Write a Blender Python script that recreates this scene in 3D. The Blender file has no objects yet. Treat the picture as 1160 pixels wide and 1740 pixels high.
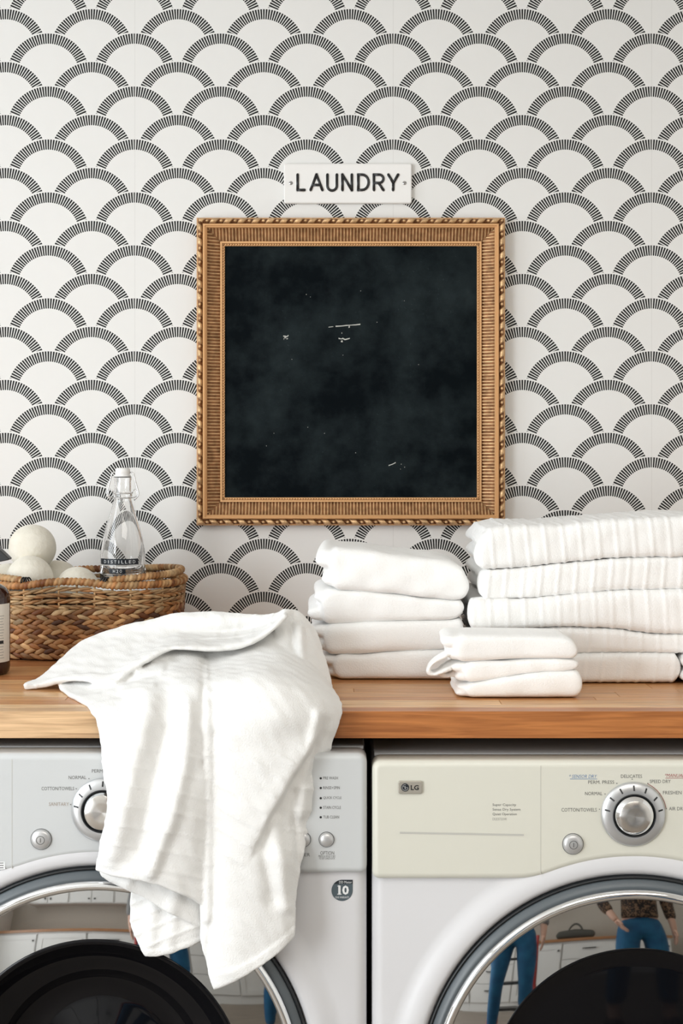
import bpy, bmesh, math, random
import numpy as np
from mathutils import Vector
random.seed(7)
rng = np.random.default_rng(7)
PI = math.pi
SC = bpy.context.scene
COL = SC.collection

# ------------------------------------------------------------------ camera, light, exposure
CAMZ = 1.377            # eye height above the floor
F = 2417.0              # focal length in pixels of the 1160 x 1740 frame
HY = 770.0              # pixel row of the horizon (level camera, shifted lens)
cam = bpy.data.cameras.new('camera')
cam.sensor_fit = 'VERTICAL'; cam.sensor_height = 36.0; cam.sensor_width = 24.0
cam.lens = F / 1740.0 * 36.0
cam.shift_y = (HY - 870.0) / 1740.0
cam.clip_start = 0.05
camo = bpy.data.objects.new('camera', cam); COL.objects.link(camo)
camo.location = (0, 0, CAMZ); camo.rotation_euler = (PI / 2, 0, 0)
SC.camera = camo

world = bpy.data.worlds.new('world'); SC.world = world; world.use_nodes = True
bg = world.node_tree.nodes['Background']
bg.inputs[0].default_value = (0.86, 0.93, 1.0, 1); bg.inputs[1].default_value = 1.6

def area(name, loc, rot, sx, sy, power, col):
    l = bpy.data.lights.new(name, 'AREA'); l.shape = 'RECTANGLE'; l.size = sx; l.size_y = sy
    l.energy = power; l.color = col
    o = bpy.data.objects.new(name, l); COL.objects.link(o); o.location = loc; o.rotation_euler = rot
    return o
# daylight entering by the big window on the left, and by the garden door further back on the same side
area('daylight_window', (-2.31, 1.25, 1.72), (0, -PI / 2, 0), 1.38, 1.48, 19, (0.87, 0.94, 1.0))
area('daylight_garden_door', (-2.31, -0.35, 1.25), (0, -PI / 2, 0), 2.0, 1.3, 70, (0.95, 0.98, 1.0))
area('ceiling_fill_light', (0.5, 0.1, 2.42), (0, 0, 0), 1.5, 1.2, 19, (1.0, 0.95, 0.88))  # fill light added overhead, out of view, to brighten the room

SC.view_settings.view_transform = 'Standard'; SC.view_settings.look = 'None'
SC.view_settings.gamma = 1.0; SC.view_settings.use_curve_mapping = False
SC.view_settings.exposure = 0.11
SC.cycles.max_bounces = 16; SC.cycles.transmission_bounces = 16; SC.cycles.diffuse_bounces = 5
SC.cycles.caustics_reflective = False; SC.cycles.caustics_refractive = False
SC.cycles.use_denoising = True

DW = 2.66    # distance of the papered wall
DC = 1.90    # front edge of the worktop
DM = 1.87    # front face of the machines
CT = CAMZ - 0.345   # top of the worktop

def P(px, py, D):
    return ((px - 580.0) / F * D, D, CAMZ - (py - HY) / F * D)
def X(px, D): return (px - 580.0) / F * D
def Z(py, D): return CAMZ - (py - HY) / F * D

# ------------------------------------------------------------------ materials
def mat(name, col=(0.8, 0.8, 0.8), rough=0.5, metal=0.0, spec=0.5, **kw):
    m = bpy.data.materials.new(name); m.use_nodes = True
    b = m.node_tree.nodes['Principled BSDF']
    b.inputs['Base Color'].default_value = (*col, 1)
    b.inputs['Roughness'].default_value = rough
    b.inputs['Metallic'].default_value = metal
    b.inputs['Specular IOR Level'].default_value = spec
    for k, v in kw.items(): b.inputs[k.replace('_', ' ')].default_value = v
    return m
def nodes(m): return m.node_tree.nodes, m.node_tree.links, m.node_tree.nodes['Principled BSDF']
def bump(m, scale, strength, dist=0.001, detail=3, stretch=(1, 1, 1), coord='Object'):
    n, l, b = nodes(m)
    tc = n.new('ShaderNodeTexCoord'); mp = n.new('ShaderNodeMapping'); mp.inputs['Scale'].default_value = stretch
    no = n.new('ShaderNodeTexNoise'); no.inputs['Scale'].default_value = scale; no.inputs['Detail'].default_value = detail
    bu = n.new('ShaderNodeBump'); bu.inputs['Strength'].default_value = strength; bu.inputs['Distance'].default_value = dist
    l.new(tc.outputs[coord], mp.inputs[0]); l.new(mp.outputs[0], no.inputs[0]); l.new(no.outputs[0], bu.inputs['Height'])
    l.new(bu.outputs[0], b.inputs['Normal'])
    return m
def noise_col(m, scale, stops, stretch=(1, 1, 1), detail=4, fac_rough=None):
    n, l, b = nodes(m)
    tc = n.new('ShaderNodeTexCoord'); mp = n.new('ShaderNodeMapping'); mp.inputs['Scale'].default_value = stretch
    no = n.new('ShaderNodeTexNoise'); no.inputs['Scale'].default_value = scale; no.inputs['Detail'].default_value = detail
    cr = n.new('ShaderNodeValToRGB')
    while len(cr.color_ramp.elements) < len(stops): cr.color_ramp.elements.new(0.5)
    for e, (p, c) in zip(cr.color_ramp.elements, stops): e.position = p; e.color = (*c, 1)
    l.new(tc.outputs['Object'], mp.inputs[0]); l.new(mp.outputs[0], no.inputs[0]); l.new(no.outputs[0], cr.inputs[0])
    l.new(cr.outputs[0], b.inputs['Base Color'])
    return m

class E:                                            # tiny expression builder for shader maths
    def __init__(s, nt, out): s.nt, s.o = nt, out
    def _op(s, op, *a, clamp=False):
        nd = s.nt.nodes.new('ShaderNodeMath'); nd.operation = op; nd.use_clamp = clamp
        for i, v in enumerate((s,) + a):
            if isinstance(v, E): s.nt.links.new(v.o, nd.inputs[i])
            else: nd.inputs[i].default_value = v
        return E(s.nt, nd.outputs[0])
    def __add__(s, b): return s._op('ADD', b)
    def __sub__(s, b): return s._op('SUBTRACT', b)
    def __mul__(s, b): return s._op('MULTIPLY', b)
    def __truediv__(s, b): return s._op('DIVIDE', b)
    def f(s, op, *a, **k): return s._op(op, *a, **k)

def wallpaper():
    m = mat('wallpaper', (0.8, 0.8, 0.78), 0.62, spec=0.25)
    n, l, b = nodes(m); nt = m.node_tree
    g = n.new('ShaderNodeNewGeometry'); sx = n.new('ShaderNodeSeparateXYZ'); l.new(g.outputs['Position'], sx.inputs[0])
    k = DW / F
    u = E(nt, sx.outputs[0]) / k + 580.0
    w = (E(nt, sx.outputs[2]) * -1.0 + CAMZ) / k + HY
    PX, PY, R, RI, RB = 146.3, 90.0, 69.7, 52.4, 72.3
    def colset(x0, y0):
        q = (u - x0) / PX
        dx = (q - q.f('FLOOR') - 0.5) * PX
        s2 = dx * dx * -1.0 + RB * RB
        s = s2.f('MAXIMUM', 0.0).f('SQRT')
        c = ((w + s - y0) / PY).f('FLOOR') * PY + y0
        ok = (w - s).f('LESS_THAN', c)
        return dx, c * ok + (ok * 1e6 - 1e6)
    ax, ac = colset(82.0 - PX / 2, 507.0 + R)
    bx, bc = colset(155.5 - PX / 2, 555.5 + R)
    useb = bc.f('GREATER_THAN', ac)
    dx = ax + (bx - ax) * useb
    cy = ac.f('MAXIMUM', bc)
    dy = cy - w
    r = (dx * dx + dy * dy).f('SQRT')
    ang = dx.f('ARCTAN2', dy)
    t = ang / math.radians(3.93) + 100.3
    fr = t - t.f('FLOOR')
    dash = fr.f('LESS_THAN', 0.635)
    band = r.f('LESS_THAN', R) * r.f('GREATER_THAN', RI)
    mask = dash * band
    # paper joints every three columns
    j = (u - 228.6) / (PX * 3.0)
    jf = (j - j.f('FLOOR')) * (PX * 3.0)
    joint = jf.f('LESS_THAN', 0.9)
    mix = n.new('ShaderNodeMix'); mix.data_type = 'RGBA'
    mix.inputs['A'].default_value = (0.79, 0.785, 0.765, 1); mix.inputs['B'].default_value = (0.016, 0.016, 0.016, 1)
    l.new(mask.o, mix.inputs['Factor'])
    mix2 = n.new('ShaderNodeMix'); mix2.data_type = 'RGBA'; mix2.inputs['B'].default_value = (0.62, 0.61, 0.59, 1)
    l.new((joint * 0.5).o, mix2.inputs['Factor']); l.new(mix.outputs['Result'], mix2.inputs['A'])
    l.new(mix2.outputs['Result'], b.inputs['Base Color'])
    bu = n.new('ShaderNodeBump'); bu.inputs['Strength'].default_value = 0.06; bu.inputs['Distance'].default_value = 0.001
    no = n.new('ShaderNodeTexNoise'); no.inputs['Scale'].default_value = 9; l.new(g.outputs['Position'], no.inputs[0])
    l.new(no.outputs[0], bu.inputs['Height']); l.new(bu.outputs[0], b.inputs['Normal'])
    return m

def wood_mat():
    m = mat('butcher_block', (0.5, 0.3, 0.15), 0.32, spec=0.5)
    n, l, b = nodes(m)
    oi = n.new('ShaderNodeObjectInfo'); tc = n.new('ShaderNodeTexCoord'); mp = n.new('ShaderNodeMapping')
    mp.inputs['Scale'].default_value = (3.5, 75, 75)
    add = n.new('ShaderNodeVectorMath'); add.operation = 'ADD'
    l.new(tc.outputs['Object'], add.inputs[0]); l.new(oi.outputs['Random'], add.inputs[1]); l.new(add.outputs[0], mp.inputs[0])
    no = n.new('ShaderNodeTexNoise'); no.inputs['Scale'].default_value = 2.6; no.inputs['Detail'].default_value = 8; no.inputs['Distortion'].default_value = 0.7
    l.new(mp.outputs[0], no.inputs[0])
    cr = n.new('ShaderNodeValToRGB'); cr.color_ramp.elements[0].position = 0.3; cr.color_ramp.elements[0].color = (0.62, 0.55, 0.5, 1)
    cr.color_ramp.elements[1].position = 0.68; cr.color_ramp.elements[1].color = (1.1, 1.1, 1.1, 1)
    l.new(no.outputs[0], cr.inputs[0])
    mx = n.new('ShaderNodeMix'); mx.data_type = 'RGBA'; mx.blend_type = 'MULTIPLY'; mx.inputs['Factor'].default_value = 1
    l.new(oi.outputs['Color'], mx.inputs['A']); l.new(cr.outputs[0], mx.inputs['B'])
    l.new(mx.outputs['Result'], b.inputs['Base Color'])
    bu = n.new('ShaderNodeBump'); bu.inputs['Strength'].default_value = 0.12; bu.inputs['Distance'].default_value = 0.0006
    l.new(no.outputs[0], bu.inputs['Height']); l.new(bu.outputs[0], b.inputs['Normal'])
    return m

def attr_mat(name, rough, spec=0.3, scale=60):
    m = mat(name, (0.5, 0.5, 0.5), rough, spec=spec)
    n, l, b = nodes(m)
    a = n.new('ShaderNodeVertexColor'); a.layer_name = 'Col'
    tc = n.new('ShaderNodeTexCoord'); no = n.new('ShaderNodeTexNoise'); no.inputs['Scale'].default_value = scale; no.inputs['Detail'].default_value = 4
    cr = n.new('ShaderNodeValToRGB'); cr.color_ramp.elements[0].position = 0.3; cr.color_ramp.elements[0].color = (0.6, 0.55, 0.5, 1)
    cr.color_ramp.elements[1].position = 0.65; cr.color_ramp.elements[1].color = (1.1, 1.08, 1.05, 1)
    l.new(tc.outputs['Object'], no.inputs[0]); l.new(no.outputs[0], cr.inputs[0])
    mx = n.new('ShaderNodeMix'); mx.data_type = 'RGBA'; mx.blend_type = 'MULTIPLY'; mx.inputs['Factor'].default_value = 1
    l.new(a.outputs[0], mx.inputs['A']); l.new(cr.outputs[0], mx.inputs['B']); l.new(mx.outputs['Result'], b.inputs['Base Color'])
    return m

def chalk_mat():
    m = mat('chalkboard', (0.008, 0.012, 0.014), 0.65, spec=0.04)
    n, l, b = nodes(m)
    tc = n.new('ShaderNodeTexCoord')
    no = n.new('ShaderNodeTexNoise'); no.inputs['Scale'].default_value = 6; no.inputs['Detail'].default_value = 9; no.inputs['Roughness'].default_value = 0.68
    l.new(tc.outputs['Object'], no.inputs[0])
    cr = n.new('ShaderNodeValToRGB'); cr.color_ramp.elements[0].position = 0.42; cr.color_ramp.elements[0].color = (0, 0, 0, 1)
    cr.color_ramp.elements[1].position = 0.8; cr.color_ramp.elements[1].color = (1, 1, 1, 1)
    l.new(no.outputs[0], cr.inputs[0])
    n2 = n.new('ShaderNodeTexNoise'); n2.inputs['Scale'].default_value = 240; n2.inputs['Detail'].default_value = 2
    l.new(tc.outputs['Object'], n2.inputs[0])
    c2 = n.new('ShaderNodeValToRGB'); c2.color_ramp.elements[0].position = 0.69; c2.color_ramp.elements[0].color = (0, 0, 0, 1)
    c2.color_ramp.elements[1].position = 0.78; c2.color_ramp.elements[1].color = (1, 1, 1, 1)
    l.new(n2.outputs[0], c2.inputs[0])
    a = E(m.node_tree, cr.outputs[0]); s = E(m.node_tree, c2.outputs[0])
    fac = a * 0.5 + a * s * 0.7
    mx = n.new('ShaderNodeMix'); mx.data_type = 'RGBA'; mx.inputs['A'].default_value = (0.0022, 0.0042, 0.0056, 1); mx.inputs['B'].default_value = (0.052, 0.071, 0.075, 1)
    l.new(fac.f('MINIMUM', 1.0).o, mx.inputs['Factor']); l.new(mx.outputs['Result'], b.inputs['Base Color'])
    return m

M = {}
M['paper'] = wallpaper()
M['white_paint'] = mat('white_wall_paint', (0.82, 0.81, 0.78), 0.7)
M['tan_paint'] = mat('tan_wall_paint', (0.5, 0.46, 0.4), 0.7)
M['floor'] = noise_col(mat('floor_boards', (0.3, 0.24, 0.18), 0.5), 3, [(0.3, (0.2, 0.17, 0.14)), (0.7, (0.32, 0.27, 0.22))], (1, 12, 1))
M['wood'] = wood_mat()
M['terry'] = bump(mat('white_terry', (0.89, 0.885, 0.868), 1.0, spec=0.05, Sheen_Weight=0.2, Sheen_Roughness=0.5), 520, 0.55, 0.0012, 2)
M['terry_soft'] = bump(mat('off_white_terry', (0.80, 0.794, 0.775), 1.0, spec=0.05, Sheen_Weight=0.15, Sheen_Roughness=0.5), 520, 0.55, 0.0012, 2)
M['washer_white'] = mat('washer_panel_white', (0.565, 0.58, 0.582), 0.34, spec=0.45)
M['machine_white'] = mat('enamel_white', (0.665, 0.662, 0.675), 0.28, spec=0.5)
M['machine_top'] = mat('enamel_top', (0.36, 0.36, 0.36), 0.45)
M['ivory'] = mat('ivory_plastic', (0.665, 0.655, 0.575), 0.34, spec=0.45)
M['ring_grey'] = mat('dark_grey_plastic', (0.09, 0.105, 0.115), 0.38)
M['black_rubber'] = mat('black_rubber', (0.01, 0.012, 0.014), 0.4)
M['chrome'] = mat('chrome', (0.86, 0.87, 0.88), 0.06, 1.0)
M['dark_mirror'] = mat('tinted_door_glass', (0.40, 0.395, 0.385), 0.03, 1.0)
M['bowl'] = mat('black_door_glass', (0.004, 0.004, 0.005), 0.05, spec=0.2)
M['silver'] = mat('satin_silver_plastic', (0.60, 0.61, 0.62), 0.33, 0.75)
M['button'] = mat('silver_button', (0.58, 0.58, 0.58), 0.34, 0.6)
M['brushed'] = mat('brushed_steel', (0.74, 0.72, 0.69), 0.24, 1.0, Anisotropic=0.9, Anisotropic_Rotation=0.25)
n_, l_, b_ = nodes(M['brushed']); tg = n_.new('ShaderNodeTangent'); tg.direction_type = 'RADIAL'; tg.axis = 'Y'; l_.new(tg.outputs[0], b_.inputs['Tangent'])
M['ink'] = mat('grey_print', (0.13, 0.13, 0.125), 0.6)
M['ink_light'] = mat('pale_grey_print', (0.36, 0.355, 0.33), 0.6)
M['line_grey'] = mat('grey_line_print', (0.50, 0.49, 0.45), 0.6)
M['ink_tan'] = mat('tan_print', (0.36, 0.30, 0.25), 0.6)
M['ink_blue'] = mat('blue_print', (0.13, 0.24, 0.42), 0.6)
M['ink_red'] = mat('red_print', (0.36, 0.10, 0.10), 0.6)
M['ink_black'] = mat('black_print', (0.012, 0.012, 0.013), 0.5)
M['badge'] = mat('champagne_badge', (0.47, 0.44, 0.38), 0.35, 0.5)
M['slate'] = mat('slate_sticker', (0.075, 0.10, 0.115), 0.45)
M['sticker_black'] = mat('sticker_black', (0.012, 0.017, 0.022), 0.45)
M['sticker_white'] = mat('sticker_white', (0.75, 0.76, 0.76), 0.5)
M['gold'] = bump(mat('antique_gold', (0.70, 0.40, 0.185), 0.42, 0.4, spec=0.5), 160, 0.15, 0.0006)
M['gold_two_tone'] = attr_mat('two_tone_gilding', 0.42, 0.5, 90); M['gold_two_tone'].node_tree.nodes['Principled BSDF'].inputs['Metallic'].default_value = 0.4
M['gold_dark'] = bump(mat('dark_antique_gold', (0.40, 0.215, 0.10), 0.45, 0.4, spec=0.5), 160, 0.15, 0.0006)
M['chalk'] = chalk_mat()
M['chalk_white'] = mat('chalk_dust', (0.5, 0.5, 0.46), 0.9)
M['sign'] = mat('white_enamel_sign', (0.82, 0.81, 0.79), 0.25, spec=0.5)
M['sign_black'] = mat('black_enamel', (0.012, 0.012, 0.013), 0.28)
M['screw'] = mat('nickel_screw', (0.5, 0.5, 0.5), 0.3, 1.0)
M['wicker'] = attr_mat('wicker', 0.55, 0.35)
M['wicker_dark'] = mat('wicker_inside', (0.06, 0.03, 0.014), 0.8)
M['cord'] = mat('black_cord', (0.015, 0.015, 0.016), 0.6)
M['wool'] = bump(noise_col(mat('felted_wool', (0.7, 0.66, 0.58), 0.95, spec=0.08, Sheen_Weight=0.3), 25, [(0.3, (0.72, 0.68, 0.58)), (0.7, (0.82, 0.785, 0.69))]), 130, 0.8, 0.002, 5)
M['glass'] = mat('clear_glass', (1, 1, 1), 0.0, Transmission_Weight=1.0, IOR=1.45)
M['water'] = mat('water', (1, 1, 1), 0.0, Transmission_Weight=1.0, IOR=1.33)
M['ceramic'] = mat('white_ceramic', (0.84, 0.84, 0.82), 0.3)
M['wire'] = mat('steel_wire', (0.72, 0.72, 0.72), 0.22, 1.0)
M['tape'] = mat('black_label_tape', (0.006, 0.011, 0.018), 0.35)
M['tape_text'] = mat('embossed_tape_text', (0.80, 0.82, 0.83), 0.5)
M['amber'] = mat('amber_glass', (0.035, 0.012, 0.007), 0.07, spec=0.6)
M['pump'] = mat('black_pump', (0.012, 0.013, 0.015), 0.4)
M['label'] = mat('paper_label', (0.74, 0.71, 0.64), 0.7)
M['cab'] = mat('white_cabinet', (0.72, 0.72, 0.70), 0.4)
M['black_metal'] = mat('black_metal', (0.015, 0.015, 0.015), 0.4)
M['bag'] = mat('grey_canvas', (0.07, 0.07, 0.06), 0.85)
M['red'] = mat('red_paint', (0.42, 0.02, 0.015), 0.4)
M['skin'] = mat('skin', (0.62, 0.38, 0.28), 0.5, Subsurface_Weight=0.05)
M['denim'] = bump(noise_col(mat('blue_denim', (0.01, 0.09, 0.19), 0.8), 14, [(0.3, (0.008, 0.085, 0.20)), (0.7, (0.016, 0.14, 0.28))]), 600, 0.3)
M['hair'] = mat('brown_hair', (0.07, 0.035, 0.02), 0.5)
M['shoe'] = mat('black_shoe', (0.02, 0.02, 0.02), 0.5)
M['knit'] = mat('grey_knit', (0.2, 0.2, 0.2), 0.9)
M['eye'] = mat('eye', (0.04, 0.03, 0.02), 0.2)
M['lip'] = mat('lip', (0.5, 0.2, 0.18), 0.4)
def leopard():
    m = mat('leopard_print', (0.3, 0.18, 0.1), 0.9); n, l, b = nodes(m)
    tc = n.new('ShaderNodeTexCoord'); v = n.new('ShaderNodeTexVoronoi'); v.inputs['Scale'].default_value = 38
    l.new(tc.outputs['Object'], v.inputs['Vector'])
    cr = n.new('ShaderNodeValToRGB'); cr.color_ramp.interpolation = 'CONSTANT'
    cr.color_ramp.elements[0].color = (0.16, 0.09, 0.05, 1); cr.color_ramp.elements[1].position = 0.3; cr.color_ramp.elements[1].color = (0.012, 0.01, 0.01, 1)
    e = cr.color_ramp.elements.new(0.6); e.color = (0.2, 0.12, 0.07, 1)
    l.new(v.outputs['Distance'], cr.inputs[0]); l.new(cr.outputs[0], b.inputs['Base Color']); return m
M['leopard'] = leopard()

# ------------------------------------------------------------------ object helpers
def tag(o, label=None, cat=None, group=None, kind=None):
    if label: o['label'] = label
    if cat: o['category'] = cat
    if group: o['group'] = group
    if kind: o['kind'] = kind
    return o
def thing(name, loc, label, cat, group=None):
    o = bpy.data.objects.new(name, None); COL.objects.link(o); o.location = loc
    o.empty_display_size = 0.05
    return tag(o, label, cat, group)
def wloc(o):
    v = Vector((0, 0, 0))
    while o is not None: v += o.location; o = o.parent
    return v
def obj(name, V, Fc, m, parent=None, smooth=False, cols=None, origin=None):
    """link ONE mesh object; V are world positions"""
    V = np.asarray(V, dtype=float).reshape(-1, 3)
    base = wloc(parent) if parent is not None else Vector((0, 0, 0))
    if origin is None: origin = V.mean(axis=0) if parent is None else np.array(base)
    org = np.asarray(origin, dtype=float)
    me = bpy.data.meshes.new(name)
    me.from_pydata((V - org).tolist(), [], [tuple(int(i) for i in f) for f in Fc])
    me.update()
    if cols is not None:
        ca = me.color_attributes.new('Col', 'FLOAT_COLOR', 'POINT')
        c4 = np.ones((len(V), 4)); c4[:, :3] = cols
        ca.data.foreach_set('color', c4.ravel())
    if smooth: me.polygons.foreach_set('use_smooth', [True] * len(me.polygons))
    me.materials.append(m)
    o = bpy.data.objects.new(name, me); COL.objects.link(o)
    if parent is not None: o.parent = parent
    o.location = Vector(org.tolist()) - base
    return o
def fix_normals(o):
    bm = bmesh.new(); bm.from_mesh(o.data); bmesh.ops.recalc_face_normals(bm, faces=bm.faces); bm.to_mesh(o.data); bm.free(); return o
def bevel(o, w, seg=2):
    md = o.modifiers.new('bevel', 'BEVEL'); md.width = w; md.segments = seg; md.limit_method = 'ANGLE'; return o
class G:                                             # geometry collector
    def __init__(s): s.V, s.F, s.C = [], [], []
    def add(s, V, Fc, c=None):
        b = len(s.V); s.V += [tuple(v) for v in V]; s.F += [tuple(i + b for i in f) for f in Fc]
        if c is not None: s.C += [c] * len(V)
    def out(s, name, m, parent=None, smooth=False):
        return obj(name, s.V, s.F, m, parent, smooth, np.array(s.C) if s.C else None)
def box(x0, x1, y0, y1, z0, z1):
    V = [(x, y, z) for x in (x0, x1) for y in (y0, y1) for z in (z0, z1)]
    return V, [(0, 1, 3, 2), (4, 6, 7, 5), (0, 4, 5, 1), (2, 3, 7, 6), (0, 2, 6, 4), (1, 5, 7, 3)]
def gridF(nr, nc, wrap_c=False, flip=False):
    Fc = []
    for i in range(nr - 1):
        for j in range(nc if wrap_c else nc - 1):
            k = (j + 1) % nc
            q = (i * nc + j, i * nc + k, (i + 1) * nc + k, (i + 1) * nc + j)
            Fc.append(q[::-1] if flip else q)
    return Fc
def tube(path, rad, n=8, closed=False, caps=True):
    p = np.asarray(path, float); N = len(p)
    r = np.full(N, rad) if np.isscalar(rad) else np.asarray(rad, float)
    t = np.roll(p, -1, 0) - np.roll(p, 1, 0)
    if not closed: t[0] = p[1] - p[0]; t[-1] = p[-1] - p[-2]
    t /= np.linalg.norm(t, axis=1)[:, None] + 1e-12
    up = np.array((0, 0, 1.0)) if abs(t[0][2]) < 0.9 else np.array((0, 1.0, 0))
    V = []
    a = np.cross(t[0], up); a /= np.linalg.norm(a)
    for i in range(N):
        a = a - t[i] * a.dot(t[i]); a /= np.linalg.norm(a) + 1e-12
        b = np.cross(t[i], a)
        for k in range(n):
            th = 2 * PI * k / n
            V.append(p[i] + r[i] * (a * math.cos(th) + b * math.sin(th)))
    Fc = gridF(N, n, True)
    if closed: Fc += [((N - 1) * n + j, (N - 1) * n + (j + 1) % n, (j + 1) % n, j) for j in range(n)]
    elif caps: Fc += [tuple(range(n))[::-1], tuple(range((N - 1) * n, N * n))]
    return V, Fc
def lathe_z(cx, cy, prof, n=48, closed_prof=False):      # prof: (r, z)
    V = [(cx + r * math.cos(2 * PI * k / n), cy + r * math.sin(2 * PI * k / n), z) for r, z in prof for k in range(n)]
    Fc = gridF(len(prof), n, True)
    if closed_prof:
        L = len(prof); Fc += [((L - 1) * n + j, (L - 1) * n + (j + 1) % n, (j + 1) % n, j) for j in range(n)]
    return V, Fc
def lathe_y(cx, cz, prof, n=96, cap=False):             # prof: (r, y); axis towards the camera
    V = [(cx + r * math.cos(2 * PI * k / n), y, cz + r * math.sin(2 * PI * k / n)) for r, y in prof for k in range(n)]
    Fc = gridF(len(prof), n, True, flip=False)
    if cap: Fc.append(tuple(range((len(prof) - 1) * n, len(prof) * n)))
    return V, Fc
def ball(c, r, nu=32, nv=20, sq=(1, 1, 1)):
    V, Fc = [], []
    for i in range(nv + 1):
        a = PI * i / nv
        for j in range(nu):
            b = 2 * PI * j / nu
            V.append((c[0] + r * sq[0] * math.sin(a) * math.cos(b), c[1] + r * sq[1] * math.sin(a) * math.sin(b), c[2] + r * sq[2] * math.cos(a)))
    return V, gridF(nv + 1, nu, True)
def outline_plate(pts, y, depth, r, steps=4, back=True):
    """rounded-edge plate from a 2D outline (x,z), front face at y, going back by depth"""
    p = np.asarray(pts, float); N = len(p)
    area2 = np.sum(p[:, 0] * np.roll(p[:, 1], -1) - np.roll(p[:, 0], -1) * p[:, 1])
    if area2 < 0: p = p[::-1]
    e = np.roll(p, -1, 0) - p; e /= np.linalg.norm(e, axis=1)[:, None] + 1e-12
    nrm = np.stack([-e[:, 1], e[:, 0]], 1)             # inward for CCW
    n2 = nrm + np.roll(nrm, 1, 0)
    n2 /= np.maximum(np.einsum('ij,ij->i', n2, nrm), 0.5)[:, None]
    V = []
    rings = [(0, y + depth)] + [(r * (1 - math.cos(t)), y + r * (1 - math.sin(t))) for t in np.linspace(0, PI / 2, steps + 1)]
    for off, yy in rings:
        q = p + n2 * off
        V += [(a, yy, b) for a, b in q]
    Fc = gridF(len(rings), N, True, flip=True)
    Fc.append(tuple(range((len(rings) - 1) * N, len(rings) * N)))
    if back: Fc.append(tuple(range(N))[::-1])
    return V, Fc
def round_rect(x0, x1, z0, z1, r, k=5):
    pts = []
    for cx, cz, a0 in ((x1 - r, z1 - r, 0), (x0 + r, z1 - r, 90), (x0 + r, z0 + r, 180), (x1 - r, z0 + r, 270)):
        for i in range(k + 1):
            a = math.radians(a0 + 90 * i / k); pts.append((cx + r * math.cos(a), cz + r * math.sin(a)))
    return pts
def interp(pts, x):
    pts = sorted(pts); xs = [p[0] for p in pts]; ys = [p[1] for p in pts]
    return np.interp(x, xs, ys)
_dg = None
def font_mesh(txt, shear=0.0, bold=0.0):
    c = bpy.data.curves.new('tmp_text', 'FONT'); c.body = txt; c.size = 1.0; c.resolution_u = 2; c.shear = shear; c.offset = bold
    o = bpy.data.objects.new('tmp_text', c); COL.objects.link(o)
    dg = bpy.context.evaluated_depsgraph_get()
    me = bpy.data.meshes.new_from_object(o.evaluated_get(dg))
    V = np.array([v.co[:] for v in me.vertices]); Fc = [tuple(p.vertices) for p in me.polygons]
    bpy.data.objects.remove(o); bpy.data.curves.remove(c); bpy.data.meshes.remove(me)
    return V, Fc
def text(name, txt, px0, px1, pyc, hpx, D, m, parent, bold=0.0, shear=0.0, lift=0.0002, label=None):
    """flat print: width px0..px1, vertical centre pyc, height hpx (pixels on the plane D)"""
    V, Fc = font_mesh(txt, shear, bold)
    mn, mx = V.min(0), V.max(0); s = (V - mn) / np.maximum(mx - mn, 1e-6)
    k = D / F
    x = X(px0, D) + s[:, 0] * (px1 - px0) * k
    z = Z(pyc + hpx / 2, D) + s[:, 1] * hpx * k
    W = np.stack([x, np.full(len(x), D - lift), z], 1)
    o = obj(name, W, Fc, m, parent)
    if label: o['label'] = label
    return o
def flat_poly(pts, D, lift=0.0004):
    return [(x, D - lift, z) for x, z in pts], [tuple(range(len(pts)))]

# remesh-and-smooth for cloth
def fuse(shells, voxel, smooth):
    g = G()
    for V, Fc in shells: g.add(V, Fc)
    me = bpy.data.meshes.new('tmp'); me.from_pydata(g.V, [], g.F)
    bm = bmesh.new(); bm.from_mesh(me); bmesh.ops.recalc_face_normals(bm, faces=bm.faces); bm.to_mesh(me); bm.free()
    o = bpy.data.objects.new('tmp', me); COL.objects.link(o)
    r = o.modifiers.new('r', 'REMESH'); r.mode = 'VOXEL'; r.voxel_size = voxel
    if smooth:
        s = o.modifiers.new('s', 'SMOOTH'); s.factor = 0.5; s.iterations = smooth
    dg = bpy.context.evaluated_depsgraph_get()
    m2 = bpy.data.meshes.new_from_object(o.evaluated_get(dg))
    n = len(m2.vertices); V = np.empty(n * 3); m2.vertices.foreach_get('co', V); V = V.reshape(-1, 3)
    N = np.empty(n * 3); m2.vertices.foreach_get('normal', N); N = N.reshape(-1, 3)
    nl = len(m2.loops); L = np.empty(nl, int); m2.loops.foreach_get('vertex_index', L)
    st = np.empty(len(m2.polygons), int); m2.polygons.foreach_get('loop_start', st)
    tot = np.empty(len(m2.polygons), int); m2.polygons.foreach_get('loop_total', tot)
    Fc = [tuple(L[a:a + b]) for a, b in zip(st, tot)]
    bpy.data.objects.remove(o); bpy.data.meshes.remove(me); bpy.data.meshes.remove(m2)
    return V, N, Fc
def wobble(V, seed, scale, n=7):
    r = np.random.default_rng(seed); out = np.zeros(len(V))
    for _ in range(n):
        d = r.normal(size=3); d /= np.linalg.norm(d); out += np.sin(V @ d * scale * r.uniform(0.6, 1.6) + r.uniform(0, 6.28))
    return out / math.sqrt(n)

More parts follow.
